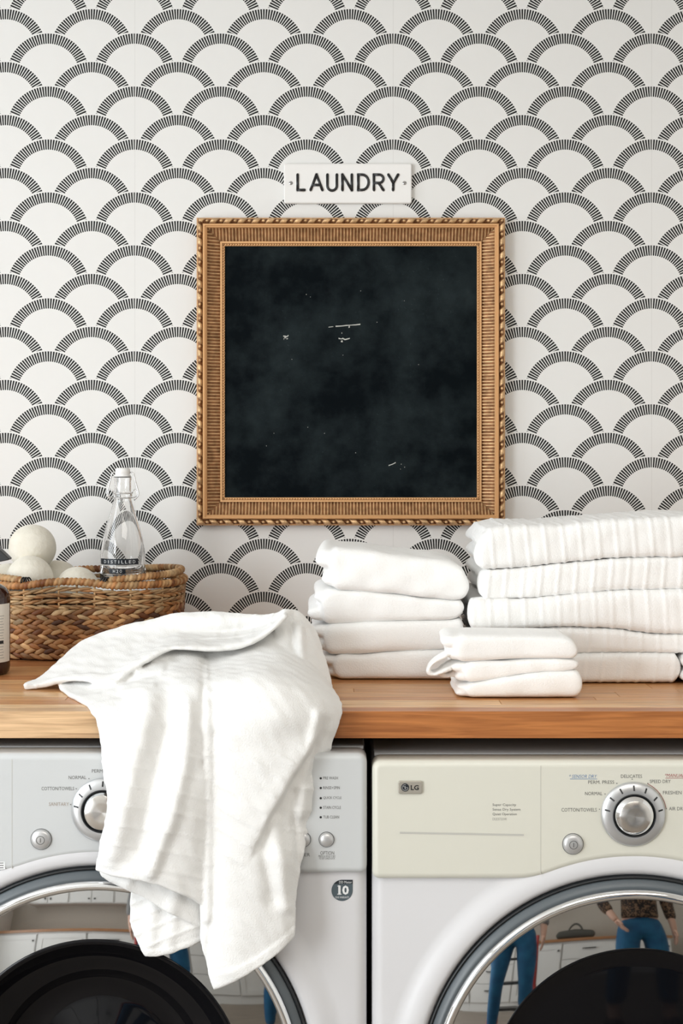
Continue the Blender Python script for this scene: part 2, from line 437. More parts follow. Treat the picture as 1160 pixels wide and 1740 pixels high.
# ------------------------------------------------------------------ the room
XL, XR, YB, ZC = -2.3, 1.95, -2.3, 2.5
def wallbox(name, b, m):
    return tag(obj(name, *box(*b), m), kind='structure')
o = wallbox('wall_back', (XL, XR, DW, DW + 0.1, 0, ZC), M['paper'])
wallbox('floor', (XL - 0.1, XR + 0.1, YB - 0.1, DW + 0.1, -0.1, 0), M['floor'])
wallbox('ceiling', (XL - 0.1, XR + 0.1, YB - 0.1, DW + 0.1, ZC, ZC + 0.1), M['white_paint'])
wallbox('wall_right', (XR, XR + 0.1, YB, DW, 0, ZC), M['white_paint'])
wallbox('wall_front', (XL, XR, YB - 0.1, YB, 0, ZC), M['tan_paint'])
# left wall with a window and a glazed garden door
g = G()
for b in ((XL - 0.1, XL, 2.0, DW, 0, ZC), (XL - 0.1, XL, 0.5, 2.0, 0, 1.02), (XL - 0.1, XL, 0.5, 2.0, 2.42, ZC), (XL - 0.1, XL, 0.35, 0.5, 0, ZC),
          (XL - 0.1, XL, -1.05, 0.35, 2.3, ZC), (XL - 0.1, XL, YB, -1.05, 0, ZC)):
    g.add(*box(*b))
tag(g.out('wall_left', M['white_paint']), kind='structure')
def frame_set(name, y0, y1, z0, z1, bars):
    root = bpy.data.objects.new(name, None); COL.objects.link(root); root.location = (XL - 0.07, (y0 + y1) / 2, z0); tag(root, kind='structure')
    g = G(); t = 0.05
    for b in ((y0, y0 + t, z0, z1), (y1 - t, y1, z0, z1), (y0, y1, z0, z0 + t), (y0, y1, z1 - t, z1)):
        g.add(*box(XL - 0.09, XL - 0.05, *b))
    g.out('frame', M['cab'], root)
    for yy in bars: obj('mullion', *box(XL - 0.085, XL - 0.055, yy - 0.02, yy + 0.02, z0 + t, z1 - t), M['cab'], root)
frame_set('window_1', 0.5, 2.0, 1.02, 2.42, [1.25]); frame_set('door_1', -1.05, 0.35, 0, 2.3, [-0.35])

# ------------------------------------------------------------------ worktop of glued staves
top = thing('worktop', (0, DC, CT - 0.036), 'thick butcher-block worktop of glued light and brown wood staves over both machines', 'worktop')
tones = [(0.60, 0.31, 0.13), (0.54, 0.25, 0.095), (0.68, 0.39, 0.18), (0.46, 0.19, 0.07), (0.64, 0.35, 0.155), (0.74, 0.48, 0.25), (0.38, 0.145, 0.05)]
def stave(x0, x1, y0, y1, tone):
    o = obj('stave', *box(x0 + 0.0002, x1 - 0.0002, y0 + 0.0002, y1 - 0.0002, CT - 0.036, CT), M['wood'], top, origin=((x0 + x1) / 2, (y0 + y1) / 2, CT - 0.018))
    o.color = (*tone, 1); bevel(o, 0.0007, 1)
widths = [0.03, 0.024, 0.034, 0.026, 0.04, 0.03, 0.045, 0.036, 0.045, 0.045, 0.045, 0.045, 0.045, 0.045, 0.045, 0.045, 0.045, 0.05]
y = DC; k = 0
W0, W1 = -1.5, 1.9
while y < DW - 0.012:
    wv = min(widths[min(k, len(widths) - 1)], DW - 0.002 - y)
    if k == 0: cuts = [W0, -0.14, W1]; tn = [(0.70, 0.47, 0.265), (0.46, 0.175, 0.052)]
    elif k == 1: cuts = [W0, -0.2, W1]; tn = [(0.84, 0.58, 0.33), (0.74, 0.46, 0.23)]
    elif k == 2: cuts = [W0, -0.23, 0.22, W1]; tn = [(0.60, 0.29, 0.11), (0.76, 0.48, 0.24), (0.66, 0.38, 0.17)]
    else:
        cuts = [W0]; tn = []
        while cuts[-1] < W1:
            cuts.append(min(cuts[-1] + random.uniform(0.45, 0.9), W1))
        tn = [random.choice(tones) for _ in cuts[1:]]
    for a, b, t in zip(cuts[:-1], cuts[1:], tn): stave(a, b, y, y + wv, t)
    y += wv; k += 1

# ------------------------------------------------------------------ framed chalkboard
def chalkboard():
    D0 = DW - 0.002; D1 = DW - 0.034
    k = D1 / F
    x0, x1, z0, z1 = X(332.5, D1), X(859.5, D1), Z(893.5, D1), Z(367.5, D1)
    root = thing('framed_chalkboard', ((x0 + x1) / 2, D0, z0), 'square black chalkboard in an ornate fluted antique gold frame on the papered wall', 'chalkboard')
    L = [((x0, z1), (1, 0), (0, -1), x1 - x0), ((x0, z0), (1, 0), (0, 1), x1 - x0), ((x0, z0), (0, 1), (1, 0), z1 - z0), ((x1, z0), (0, 1), (-1, 0), z1 - z0)]
    px = k
    w_or, w_fi, w_fl, w_lip, w_bd = 11.5 * px, 7.0 * px, 21.5 * px, 3.2 * px, 4.3 * px
    W = w_or + w_fi + w_fl + w_lip + w_bd
    for (ox, oz), (ux, uz), (vx, vz), ln in L:
        flip = (ux * vz - uz * vx) > 0
        def pt(u, v, h): return (ox + ux * u + vx * v, D0 - h, oz + uz * u + vz * v)
        def strip(nu_pts, vs, hfun):
            V = []
            for u in nu_pts:
                for v in vs:
                    uu = min(max(u, v), ln - v); V.append(pt(uu, v, hfun(uu, v)))
            return V, gridF(len(nu_pts), len(vs), flip=flip)
        def tone(vals, lo, hi):  # brown in the recesses of the relief, bright gold on its ridges
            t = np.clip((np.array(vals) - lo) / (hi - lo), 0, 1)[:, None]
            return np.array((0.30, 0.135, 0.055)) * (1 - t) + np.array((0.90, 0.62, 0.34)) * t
        # base rail with plain mouldings, mitred
        prof = [(0, 0), (0, 0.016), (0.0012, 0.018), (w_or, 0.018), (w_or, 0.027), (w_or + 0.0015, 0.0285), (w_or + 0.0035, 0.0285), (w_or + 0.0045, 0.026), (w_or + 0.006, 0.026), (w_or + w_fi, 0.024), (w_or + w_fi, 0.006),
                (W - w_bd - w_lip, 0.005), (W - w_bd - w_lip, 0.0130), (W - w_bd, 0.0130), (W - w_bd, 0.0095), (W, 0.0095), (W, 0.003), (W, 0)]
        V = []
        for end in (0, 1):
            for v, h in prof: V.append(pt(v if end == 0 else ln - v, v, h))
        rail = obj('frame_rail', V, gridF(2, len(prof), flip=flip), M['gold'], root)
        # leaf-and-berry roll along the outside
        pitch = 23.7 * px; npch = int(round(ln / pitch)); pitch = ln / npch
        us = np.linspace(0, ln, npch * 22 + 1); vs = np.linspace(0.0012, w_or, 10)
        def leaf(u, v):
            t = (v - 0.0012) / (w_or - 0.0012); base = 0.0175 + 0.0075 * math.sin(PI * t) ** 0.7
            ph = (u / pitch + 0.30 * (t - 0.5)) % 1.0
            a = 0.0
            if ph < 0.52:
                q = ph / 0.52; a = 0.0042 * math.sin(PI * q) ** 0.6 * (0.75 + 0.25 * math.sin(22 * q + 5 * t))
            else:
                du = ((u / pitch) % 1.0 - 0.78) / 0.11; dv = (t - 0.5) / 0.26
                d2 = du * du + dv * dv
                a = 0.0036 * math.sqrt(1 - d2) if d2 < 1 else -0.0042
            return base + a * math.sin(PI * min(max(t, 0), 1)) ** 0.35
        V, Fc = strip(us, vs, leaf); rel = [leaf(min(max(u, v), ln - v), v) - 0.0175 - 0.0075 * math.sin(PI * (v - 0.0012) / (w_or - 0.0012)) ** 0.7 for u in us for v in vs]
        obj('leaf_moulding', V, Fc, M['gold_two_tone'], rail, smooth=True, cols=tone(rel, -0.0035, 0.0032))['kind'] = 'stuff'
        # fluted cove
        fp = 5.62 * px; nf = int(round(ln / fp)); fp = ln / nf
        v0, v1 = w_or + w_fi, w_or + w_fi + w_fl
        us = [(i + q) * fp for i in range(nf) for q in (0.0, 0.07, 0.16, 0.3, 0.5, 0.7, 0.84, 0.93)] + [ln]
        vs = np.linspace(v0, v1, 9)
        def flute(u, v):
            t = (v - v0) / (v1 - v0); base = 0.0235 - 0.0135 * t ** 0.7
            q = (u / fp) % 1.0
            s = max(0.0, 1 - ((q - 0.5) / 0.42) ** 2)
            return base - 0.0036 * math.sqrt(s)
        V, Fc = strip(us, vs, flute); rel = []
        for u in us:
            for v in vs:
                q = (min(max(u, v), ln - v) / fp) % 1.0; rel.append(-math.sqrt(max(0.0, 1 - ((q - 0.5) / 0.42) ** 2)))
        obj('fluting', V, Fc, M['gold_two_tone'], rail, cols=tone(rel, -1.0, -0.1))['kind'] = 'stuff'
        # string of beads on the inside
        bp = 4.5 * px; vb = W - w_bd * 0.55; nb = int((ln - 2 * vb) / bp); g = G()
        for i in range(nb + 1):
            c = pt(vb + (ln - 2 * vb) * i / nb, vb, 0.0102); g.add(*ball(c, 0.0021, 8, 6))
        bo = g.out('beading', M['gold'], rail, True); bo['kind'] = 'stuff'
    b = obj('chalkboard_panel', *box(x0 + W - 0.002, x1 - W + 0.002, D0 - 0.006, D0 - 0.001, z0 + W - 0.002, z1 - W + 0.002), M['chalk'], root)
    Db = D0 - 0.006
    r = random.Random(3)
    def mark(pts, w):
        V, Fc = [], []
        for i, (a, c) in enumerate(pts):
            ww = w * r.uniform(0.5, 1.2)
            V += [(X(a, Db), Db - 0.0003, Z(c - ww, Db)), (X(a, Db), Db - 0.0003, Z(c + ww, Db))]
        Fc = [(2 * i, 2 * i + 1, 2 * i + 3, 2 * i + 2) for i in range(len(pts) - 1)]
        obj('chalk_mark', V, Fc, M['chalk_white'], root)
    mark([(481, 571), (484, 571.5), (487, 572), (490, 570)], 1.2); mark([(482, 577), (483, 574), (484.5, 573), (486, 575)], 1.4); mark([(487, 576), (489, 575)], 1.2)
    mark([(558, 556), (566, 555)], 0.5); mark([(570, 554.5), (580, 554), (588, 553), (596, 552.5), (604, 552), (612, 551)], 0.9); mark([(592, 556), (594, 555)], 1.6)
    mark([(575, 575), (580, 576), (582, 575), (586, 577), (594, 575)], 1.1); mark([(580, 566), (581, 566)], 1.1); mark([(579, 580), (582, 580)], 1.6)
    mark([(660, 791), (666, 789), (672, 786)], 0.7)
    for _ in range(16):
        a, c = r.uniform(440, 720), r.uniform(480, 800); mark([(a, c), (a + 1.0, c)], 0.5)
    for a, c, l in ((457, 416, 6), (487, 416.5, 12), (588, 417, 6)): mark([(a, c), (a + l, c)], 0.5)
chalkboard()

# ------------------------------------------------------------------ enamel sign
def sign():
    Df = DW - 0.009
    root = thing('laundry_sign', (X(590, DW), DW - 0.001, Z(345, DW)), 'small white enamel sign reading LAUNDRY in raised black letters above the frame', 'sign')
    V, Fc = outline_plate(round_rect(X(482, Df), X(699.5, Df), Z(345.5, Df), Z(277.5, Df), 0.004), Df, 0.008, 0.0025)
    obj('plate', V, Fc, M['sign'], root)
    def arc(cx, cy, rx, ry, a0, a1, n=10): return [(cx + rx * math.cos(math.radians(a0 + (a1 - a0) * i / n)), cy - ry * math.sin(math.radians(a0 + (a1 - a0) * i / n))) for i in range(n + 1)]
    t, b_ = 297.0, 323.0
    L = {'L': [[(505.5, t), (505.5, b_), (517, b_)]], 'A': [[(527.5, b_), (537.5, t), (547.5, b_)], [(531, 314.5), (544, 314.5)]],
         'U': [[(556, t)] + arc(564, 316, 8, 8, 180, 360) + [(572, t)]], 'N': [[(581.5, b_), (581.5, t), (597.5, b_), (597.5, t)]],
         'D': [[(608.5, t), (608.5, b_)] + arc(615, 310, 11, 13, -90, 90) + [(608.5, t)]],
         'R': [[(635, b_), (635, t)] + arc(644, 304, 7, 7, 90, -90) + [(635, 311)], [(643, 311), (651, b_)]], 'Y': [[(659.5, t), (668, 311), (676, t)], [(668, 311), (667.5, b_)]]}
    for ch, strokes in L.items():
        for halo in (True, False):
            g = G()
            rad, sq_, off = (0.0038, 0.35, 0.0) if halo else (0.0027, 0.7, 0.0006)
            for s in strokes:
                runs = [[s[0]]]
                for q0, q1, q2 in zip(s[:-1], s[1:], s[2:] + [None]):
                    runs[-1].append(q1)
                    if q2 is not None:
                        d = math.atan2(q2[1] - q1[1], q2[0] - q1[0]) - math.atan2(q1[1] - q0[1], q1[0] - q0[0])
                        if abs((d + PI) % (2 * PI) - PI) > 0.6: runs.append([q1])
                for run in runs:
                    V, Fc = tube([(X(a, Df), Df, Z(c, Df)) for a, c in run], rad, 12)
                    g.add([(x, Df + (y - Df) * sq_ - off, z) for x, y, z in V], Fc)
                    for a, c in (run[0], run[-1]):
                        V, Fc = ball((X(a, Df), Df, Z(c, Df)), rad, 12, 8); g.add([(x, Df + (y - Df) * sq_ - off, z) for x, y, z in V], Fc)
            if halo: g.out('letter_relief', M['sign'], root, True)
            else: g.out('letter', M['sign_black'], root, True)
    for px_ in (494, 687):
        c = (X(px_, Df), Df, Z(311, Df)); V, Fc = ball(c, 0.0038, 16, 8, (1, 0.35, 1)); s = obj('screw', V, Fc, M['screw'], root, True)
        obj('slot', *box(c[0] - 0.003, c[0] + 0.003, c[1] - 0.0017, c[1] - 0.001, c[2] - 0.0004, c[2] + 0.0004), M['ink_black'], s)
sign()

# ------------------------------------------------------------------ washer and dryer
def arc_pts(cx, cz, r, a0, a1, n): return [(cx + r * math.cos(math.radians(a0 + (a1 - a0) * i / n)), cz + r * math.sin(math.radians(a0 + (a1 - a0) * i / n))) for i in range(n + 1)]
def machine(name, label, cx, xl, xr, ytop, yflat, ydoor, r_arch, panel_mat, bowl_deep):
    k = DM / F; DP = DM - 0.010
    wx = lambda p: X(p, DM); wz = lambda p: Z(p, DM)
    C = (wx(cx), wz(ydoor)); top_z = wz(ytop)
    root = thing(name, (wx(cx), DM + 0.35, 0), label, 'washing machine' if bowl_deep else 'dryer')
    x0, x1 = wx(xl), wx(xr)
    body = obj('cabinet', *box(x0 + 0.001, x1 - 0.001, DM + 0.10, DM + 0.72, 0.03, top_z - 0.002), M['machine_white'], root); bevel(body, 0.012, 3)
    obj('top_cover', *box(x0 + 0.004, x1 - 0.004, DM + 0.0405, DM + 0.70, top_z - 0.004, top_z - 0.0003), M['machine_top'], root)
    for fx in (x0 + 0.06, x1 - 0.06):
        for fy in (DM + 0.08, DM + 0.64): obj('foot', *lathe_z(fx, fy, [(0.0, 0.0), (0.025, 0.0), (0.025, 0.015), (0.015, 0.03), (0, 0.03)], 16), M['black_rubber'], root)
    # front panel with a round hole and a soft collar
    zb, zt = 0.06, top_z - 0.03
    R0 = 425 * k
    angs = sorted(set([2 * PI * i / 144 for i in range(144)] + [math.atan2(zz - C[1], xx - C[0]) % (2 * PI) for xx in (x0, x1) for zz in (zb, zt)]))
    def rect_hit(a, ins):
        dx, dz = math.cos(a), math.sin(a); t = 1e9
        if dx > 1e-9: t = min(t, (x1 - ins - C[0]) / dx)
        if dx < -1e-9: t = min(t, (x0 + ins - C[0]) / dx)
        if dz > 1e-9: t = min(t, (zt - C[1]) / dz)
        if dz < -1e-9: t = min(t, (zb - C[1]) / dz)
        return t
    V = []; rr = 0.016
    def hcol(r): 
        s = min(max((425 * k - r) / (40 * k), 0), 1); return 0.0095 * s * s * (3 - 2 * s)
    rings = []
    for rp in (363, 365, 368, 372, 377, 384, 390, 396, 402, 408, 414, 420, 425):
        d = hcol(rp * k)
        if rp < 377: d -= 0.0012 * ((377 - rp) / 4.5) ** 2
        rings.append(('c', rp * k, DM - d))
    rings.append(('p', rr, DM))
    for t in np.linspace(0, PI / 2, 5)[1:]: rings.append(('p', rr * (1 - math.sin(t)), DM + rr * (1 - math.cos(t))))
    rings.append(('p', 0, DM + 0.05))
    for kind, a_, yy in rings:
        for a in angs:
            hit = rect_hit(a, a_ if kind == 'p' else rr)
            r = min(a_, hit) if kind == 'c' else hit
            V.append((C[0] + r * math.cos(a), yy, C[1] + r * math.sin(a)))
    obj('front_panel', V, gridF(len(rings), len(angs), True), M['machine_white'], root, True)
    # control panel with an arched lower edge
    pts = []
    a_flat = math.acos(min(1, (ydoor - yflat) / r_arch)); half = r_arch * math.sin(a_flat)
    rp = 0.012
    def corner(cx_, cz_, a0): return [(cx_ + rp * math.cos(math.radians(a0 + 18 * i)), cz_ + rp * math.sin(math.radians(a0 + 18 * i))) for i in range(6)]
    zfl = wz(yflat)
    pts += corner(x1 - rp, top_z - rp, 0) + corner(x0 + rp, top_z - rp, 90)
    rc = 0.0095
    arcq = lambda cx_, a0: [(cx_ + rc * math.cos(math.radians(a0 + 18 * i)), zfl + rc + rc * math.sin(math.radians(a0 + 18 * i))) for i in range(6)]
    pts += arcq(x0 + rc, 180)
    fl = 34
    lx = cx - half - fl * 0.9
    ph = math.degrees(a_flat)
    sgn = []
    for s in (-1, 1):
        q0 = (cx + s * (half + fl), yflat); th = a_flat - fl / r_arch
        q2 = (cx + s * r_arch * math.sin(th), ydoor - r_arch * math.cos(th)); q1 = (cx + s * (half + 2), yflat)
        sgn.append([tuple((1 - t) ** 2 * np.array(q0) + 2 * t * (1 - t) * np.array(q1) + t * t * np.array(q2)) for t in np.linspace(0, 1, 7)])
    th = math.degrees(a_flat - fl / r_arch)
    mid = [(cx + r_arch * math.sin(math.radians(a)), ydoor - r_arch * math.cos(math.radians(a))) for a in np.linspace(-th, th, 42)[1:-1]]
    low = sgn[0] + mid + sgn[1][::-1]
    pts += [(wx(a), wz(b)) for a, b in low]
    pts += arcq(x1 - rc, 270)
    V, Fc = outline_plate(pts, DP, 0.04, 0.0085, 7)
    pan = fix_normals(obj('control_panel', V, Fc, panel_mat, root)); pan.data.polygons.foreach_set('use_smooth', [len(p.vertices) == 4 for p in pan.data.polygons])
    md = pan.modifiers.new('tri', 'TRIANGULATE')
    # door
    door = thing('door', (0, 0, 0), None, None); door.parent = root; door.location = Vector((C[0], DM, C[1])) - root.location
    dr = lambda prof, name, m, n=128, cap=False: fix_normals(obj(name, *lathe_y(C[0], C[1], [(r * k, DM + d) for r, d in prof], n, cap), m, door, True))
    dr([(364.5, 0.02), (364.5, -0.001), (363.5, -0.0065), (361, -0.0075), (358.5, -0.0055), (358, -0.001)], 'seal', M['black_rubber'])
    dr([(358.5, 0.01), (358.5, -0.006), (357, -0.0085), (349, -0.0125), (345, -0.0135), (343, -0.0125)], 'door_ring', M['ring_grey'])
    dr([(345, -0.004), (344, -0.0135), (341, -0.0175), (336, -0.0195), (331, -0.0185), (328, -0.0155), (327, -0.012)], 'chrome_trim', M['chrome'])
    gl = []
    for i in range(15):
        t = i / 14; r = 328 - 78 * t
        gl.append((r, -0.0135 - (GL_A * t - GL_B * t * t)))
    dr(gl, 'door_glass', M['dark_mirror'], 160)
    dg_ = gl[-1][1]
    if bowl_deep:
        bp = [(251, dg_ - 0.0005), (249, dg_ - 0.0022), (244, dg_ - 0.0018), (238, dg_ + 0.004), (225, dg_ + 0.018), (200, dg_ + 0.032), (185, dg_ + 0.034), (178, dg_ + 0.040), (165, dg_ + 0.054), (140, dg_ + 0.058), (120, dg_ + 0.056), (80, dg_ + 0.048), (40, dg_ + 0.042), (0.5, dg_ + 0.040)]
    else:
        bp = [(251, dg_ - 0.0005), (249, dg_ - 0.0015), (247, dg_ - 0.0010), (246, dg_ + 0.0005), (220, dg_ - 0.0015), (160, dg_ - 0.0045), (80, dg_ - 0.0065), (0.5, dg_ - 0.0072)]
    dr(bp, 'door_window', M['bowl'], 128, True)
    return root, C, DP
GL_A, GL_B = 0.0150, 0.0025

def dial(root, px, py, DP, ticks, knob_px, knob_py, rk):
    k = DP / F; c = (X(px, DP), Z(py, DP))
    d = thing('dial', (0, 0, 0), None, None); d.parent = root; d.location = Vector((c[0], DP, c[1])) - root.location
    fix_normals(obj('dial_ring', *lathe_y(c[0], c[1], [(54.5 * k, DP + 0.002), (54.5 * k, DP - 0.002), (53 * k, DP - 0.0035), (51 * k, DP - 0.0045), (37 * k, DP - 0.010), (36 * k, DP - 0.0095), (35 * k, DP - 0.004), (0.3 * k, DP - 0.004)], 96, True), M['silver'], d, True))
    kx = c
    fix_normals(obj('dial_gap', *lathe_y(c[0], c[1], [(36.5 * k, DP - 0.005), (36.5 * k, DP - 0.0103), (34.5 * k, DP - 0.0103), (34.5 * k, DP - 0.005)], 64), M['black_rubber'], d, True))
    fix_normals(obj('knob', *lathe_y(kx[0], kx[1], [(34 * k, DP - 0.003), (34 * k, DP - 0.0085), (33 * k, DP - 0.0105), (30 * k, DP - 0.0135), (rk * k, DP - 0.0155), ((rk - 0.7) * k, DP - 0.0160)], 96), M['chrome'], d, True))
    face = fix_normals(obj('knob_face', *lathe_y(kx[0], kx[1], [(rk * k, DP - 0.0157), ((rk - 0.7) * k, DP - 0.0162), (rk * 0.5 * k, DP - 0.0156), (0.2 * k, DP - 0.0150)], 96, True), M['brushed'], d, True, origin=(kx[0], DP - 0.016, kx[1])))
    for a in ticks:
        ca, sa = math.sin(math.radians(a)), math.cos(math.radians(a)); V = []
        for rr_, w in ((41.5, 1.35), (41.5, -1.35), (50, -1.35), (50, 1.35)):
            hh = DP - 0.0045 - 0.0055 * (51 - rr_) / 14 - 0.0004
            V.append((c[0] + (ca * rr_ + sa * w) * k, hh, c[1] + (sa * rr_ - ca * w) * k))
        obj('tick_mark', V, [(0, 1, 2, 3)], M['ink_black'], d)
    return d
def power_button(root, px, py, DP):
    k = DP / F; c = (X(px, DP), Z(py, DP))
    b = fix_normals(obj('power_button', *lathe_y(c[0], c[1], [(17.3 * k, DP + 0.001), (17.3 * k, DP - 0.0005), (16.2 * k, DP - 0.003), (14 * k, DP - 0.0045), (8 * k, DP - 0.0055), (0.3 * k, DP - 0.0056)], 48, True), M['button'], root, True))
    g = G(); ring = [(c[0] + 6.8 * k * math.cos(a), DP - 0.0056, c[1] + 6.8 * k * math.sin(a)) for a in np.linspace(0, 2 * PI, 33)[:-1]]
    g.add(*tube(ring, 0.6 * k, 6, True)); g.add(*box(c[0] - 0.6 * k, c[0] + 0.6 * k, DP - 0.0062, DP - 0.005, c[1] - 3.6 * k, c[1] + 3.6 * k))
    g.out('power_symbol', M['ink'], b)
    fix_normals(obj('button_gap', *lathe_y(c[0], c[1], [(17.2 * k, DP - 0.0002), (18.2 * k, DP - 0.0002), (18.2 * k, DP + 0.001)], 48), M['ink'], b))
def dot(root, px, py, DP, r, m, name='print_dot'):
    k = DP / F
    V, Fc = flat_poly([(X(px, DP) + r * k * math.cos(a), Z(py, DP) + r * k * math.sin(a)) for a in np.linspace(0, 2 * PI, 13)[:-1]], DP); obj(name, V, Fc, m, root)
def bar(root, x0, y0, x1, y1, w, DP, m, name='print_line'):
    V = [(X(x0, DP), DP - 0.0004, Z(y0 - w / 2, DP)), (X(x1, DP), DP - 0.0004, Z(y1 - w / 2, DP)), (X(x1, DP), DP - 0.0004, Z(y1 + w / 2, DP)), (X(x0, DP), DP - 0.0004, Z(y0 + w / 2, DP))]
    obj(name, V, [(0, 1, 2, 3)], m, root)

# dryer (right)
dry, Cd, DP = machine('dryer', 'white front-loading dryer with an ivory control panel, right of the washer', 1075, 632, 1518, 1290, 1491, 1850, 395, M['ivory'], False)
dial(dry, 1075, 1383, DP, [-80, -54, -28, 0, 26, 53, 80], 1082, 1386, 26.5)
power_button(dry, 973, 1434, DP)
obj('panel_seam', *box(X(918, DP), X(918.7, DP), DP - 0.0002, DP + 0.001, Z(1487, DP), Z(1301, DP)), M['line_grey'], dry)
T = lambda *a, **kw: text('printed_text', *a, **kw)
T('* SENSOR DRY', 966.5, 1014, 1319, 6, DP, M['ink_blue'], dry, shear=0.25); bar(dry, 968, 1323.6, 1014, 1323.6, 0.8, DP, M['ink_blue'])
T('*MANUAL DRY', 1129, 1180, 1317.5, 6, DP, M['ink_red'], dry, shear=0.25); bar(dry, 1130, 1322, 1180, 1322, 0.8, DP, M['ink_red'])
T('DELICATES', 1054.5, 1090.5, 1319, 5.8, DP, M['ink'], dry); T('PERM. PRESS', 999, 1043, 1329, 5.8, DP, M['ink'], dry)
T('SPEED DRY', 1103.5, 1139, 1327.7, 5.8, DP, M['ink'], dry); T('NORMAL', 993.5, 1023, 1348.3, 5.8, DP, M['ink'], dry)
T('FRESHEN UP', 1126, 1170, 1346.8, 5.8, DP, M['ink'], dry); T('COTTON/TOWELS', 953.5, 1013.5, 1376, 6.2, DP, M['ink'], dry)
T('AIR DRY', 1136, 1164, 1374, 5.8, DP, M['ink'], dry)
for a, b in ((1018, 1375), (1027.5, 1349), (1047.5, 1331), (1073.5, 1324), (1100, 1331), (1120.5, 1348.5), (1131.5, 1374)): dot(dry, a, b, DP, 0.9, M['ink'])
g = G(); k = DP / F; g.add(*tube([(X(1075, DP) + 57 * k * math.sin(a), DP - 0.0003, Z(1383, DP) + 57 * k * math.cos(a)) for a in np.radians(np.linspace(26, 80, 16))], 0.45 * k, 4)); g.out('print_arc', M['ink_red'], dry)
for i, s in enumerate(('Super Capacity', 'Sense Dry System', 'Quiet Operation', 'DLE3733W')):
    T(s, 836.5, 836.5 + (40, 47.5, 41, 24)[i], 1368 + 7.9 * i, 5.6 if i < 3 else 4.4, DP, M['ink_light'] if i == 3 else M['ink'], dry)
bar(dry, 679, 1414.8, 889.5, 1418.8, 3.2, DP, M['line_grey'])
# badge
Db = DP - 0.003
V, Fc = outline_plate(round_rect(X(676.5, Db), X(717, Db), Z(1349, Db), Z(1327.5, Db), 0.0025), Db, 0.003, 0.0009); bd = obj('badge', V, Fc, M['badge'], dry)
k = Db / F; c = (X(688, Db), Z(1338, Db))
fix_normals(obj('logo_disc', *lathe_y(c[0], c[1], [(6.8 * k, Db), (6.8 * k, Db - 0.0006), (0.2 * k, Db - 0.0008)], 32, True), M['sticker_black'], bd))
g = G()
g.add(*tube([(c[0] + 4.9 * k * math.cos(a), Db - 0.0009, c[1] + 4.9 * k * math.sin(a)) for a in np.radians(np.linspace(75, 360, 26))] + [(c[0] + 1.3 * k, Db - 0.0009, c[1])], 0.45 * k, 5))
g.add(*tube([(c[0], Db - 0.0009, c[1] + 2.6 * k), (c[0], Db - 0.0009, c[1] - 2.4 * k), (c[0] + 1.6 * k, Db - 0.0009, c[1] - 2.4 * k)], 0.45 * k, 5)); g.add(*ball((c[0] - 2.2 * k, Db - 0.0009, c[1] + 1.8 * k), 0.8 * k, 8, 6))
g.out('logo_mark', M['button'], bd)
text('logo_letters', 'LG', 697.5, 711.3, 1338.3, 8.6, Db, M['ink_black'], bd, bold=0.03)

# washer (left)
wash, Cw, DP = machine('washing_machine', 'white front-loading washer with a grey-white control panel, partly covered by the hanging towel', 168, -287, 623, 1278, 1481, 1835, 385, M['washer_white'], True)
dial(wash, 176, 1376, DP, [-81, -55, -28, 0, 28, 55, 81], 171, 1378, 29)
power_button(wash, 70, 1426, DP)
obj('panel_seam', *box(X(20, DP), X(20.8, DP), DP - 0.0002, DP + 0.001, Z(1476, DP), Z(1290, DP)), M['line_grey'], wash)
T('PERM. PRESS', 156, 200, 1310, 5.8, DP, M['ink'], wash); T('NORMAL', 116.5, 146.5, 1321, 5.8, DP, M['ink'], wash)
T('COTTON/TOWELS', 70.5, 126, 1339.8, 6, DP, M['ink'], wash); T('SANITARY', 83, 117, 1366.3, 6, DP, M['ink_tan'], wash)
for a, b in ((151, 1323), (129.5, 1340.2), (120, 1367)): dot(wash, a, b, DP, 0.9, M['ink'])
for s, yy, w in (('PRE WASH', 1322, 25), ('RINSE+SPIN', 1338.5, 28), ('QUICK CYCLE', 1355.8, 31), ('STAIN CYCLE', 1372, 30), ('TUB CLEAN', 1388.2, 27)):
    T(s, 549, 549 + w, yy, 5.0, DP, M['ink'], wash); dot(wash, 544.7, yy + 0.4, DP, 2.0, M['ink_black'], 'indicator_lamp')
k = DP / F
for bx_ in (515, 554.5):
    c = (X(bx_, DP), Z(1426.5, DP))
    fix_normals(obj('option_button', *lathe_y(c[0], c[1], [(12.5 * k, DP + 0.001), (12.5 * k, DP - 0.001), (11.5 * k, DP - 0.003), (9 * k, DP - 0.0045), (4 * k, DP - 0.0055), (0.2 * k, DP - 0.0057)], 40, True), M['button'], wash, True))
    fix_normals(obj('button_gap', *lathe_y(c[0], c[1], [(12.4 * k, DP - 0.0002), (13.2 * k, DP - 0.0002), (13.2 * k, DP + 0.001)], 40), M['ink_black'], wash))
T('OPTION', 544, 567.5, 1449.3, 6.2, DP, M['ink'], wash); T('BEEPER', 498, 526.5, 1452.3, 5.6, DP, M['ink'], wash)
T('PRESS & HOLD 3 SEC', 541, 570, 1454.8, 3.2, DP, M['ink'], wash); T('TO SET CHILD LOCK', 542, 569, 1458.6, 3.2, DP, M['ink'], wash)
obj('drawer_label', *flat_poly([(X(a, DP), Z(b, DP)) for a, b in ((-20, 1479), (9, 1477), (9, 1464), (-20, 1464))], DP), M['sticker_white'], wash)
for yy in (1467, 1471, 1475): bar(wash, -18, yy, 6, yy - 0.6, 1.0, DP, M['ink_light'])
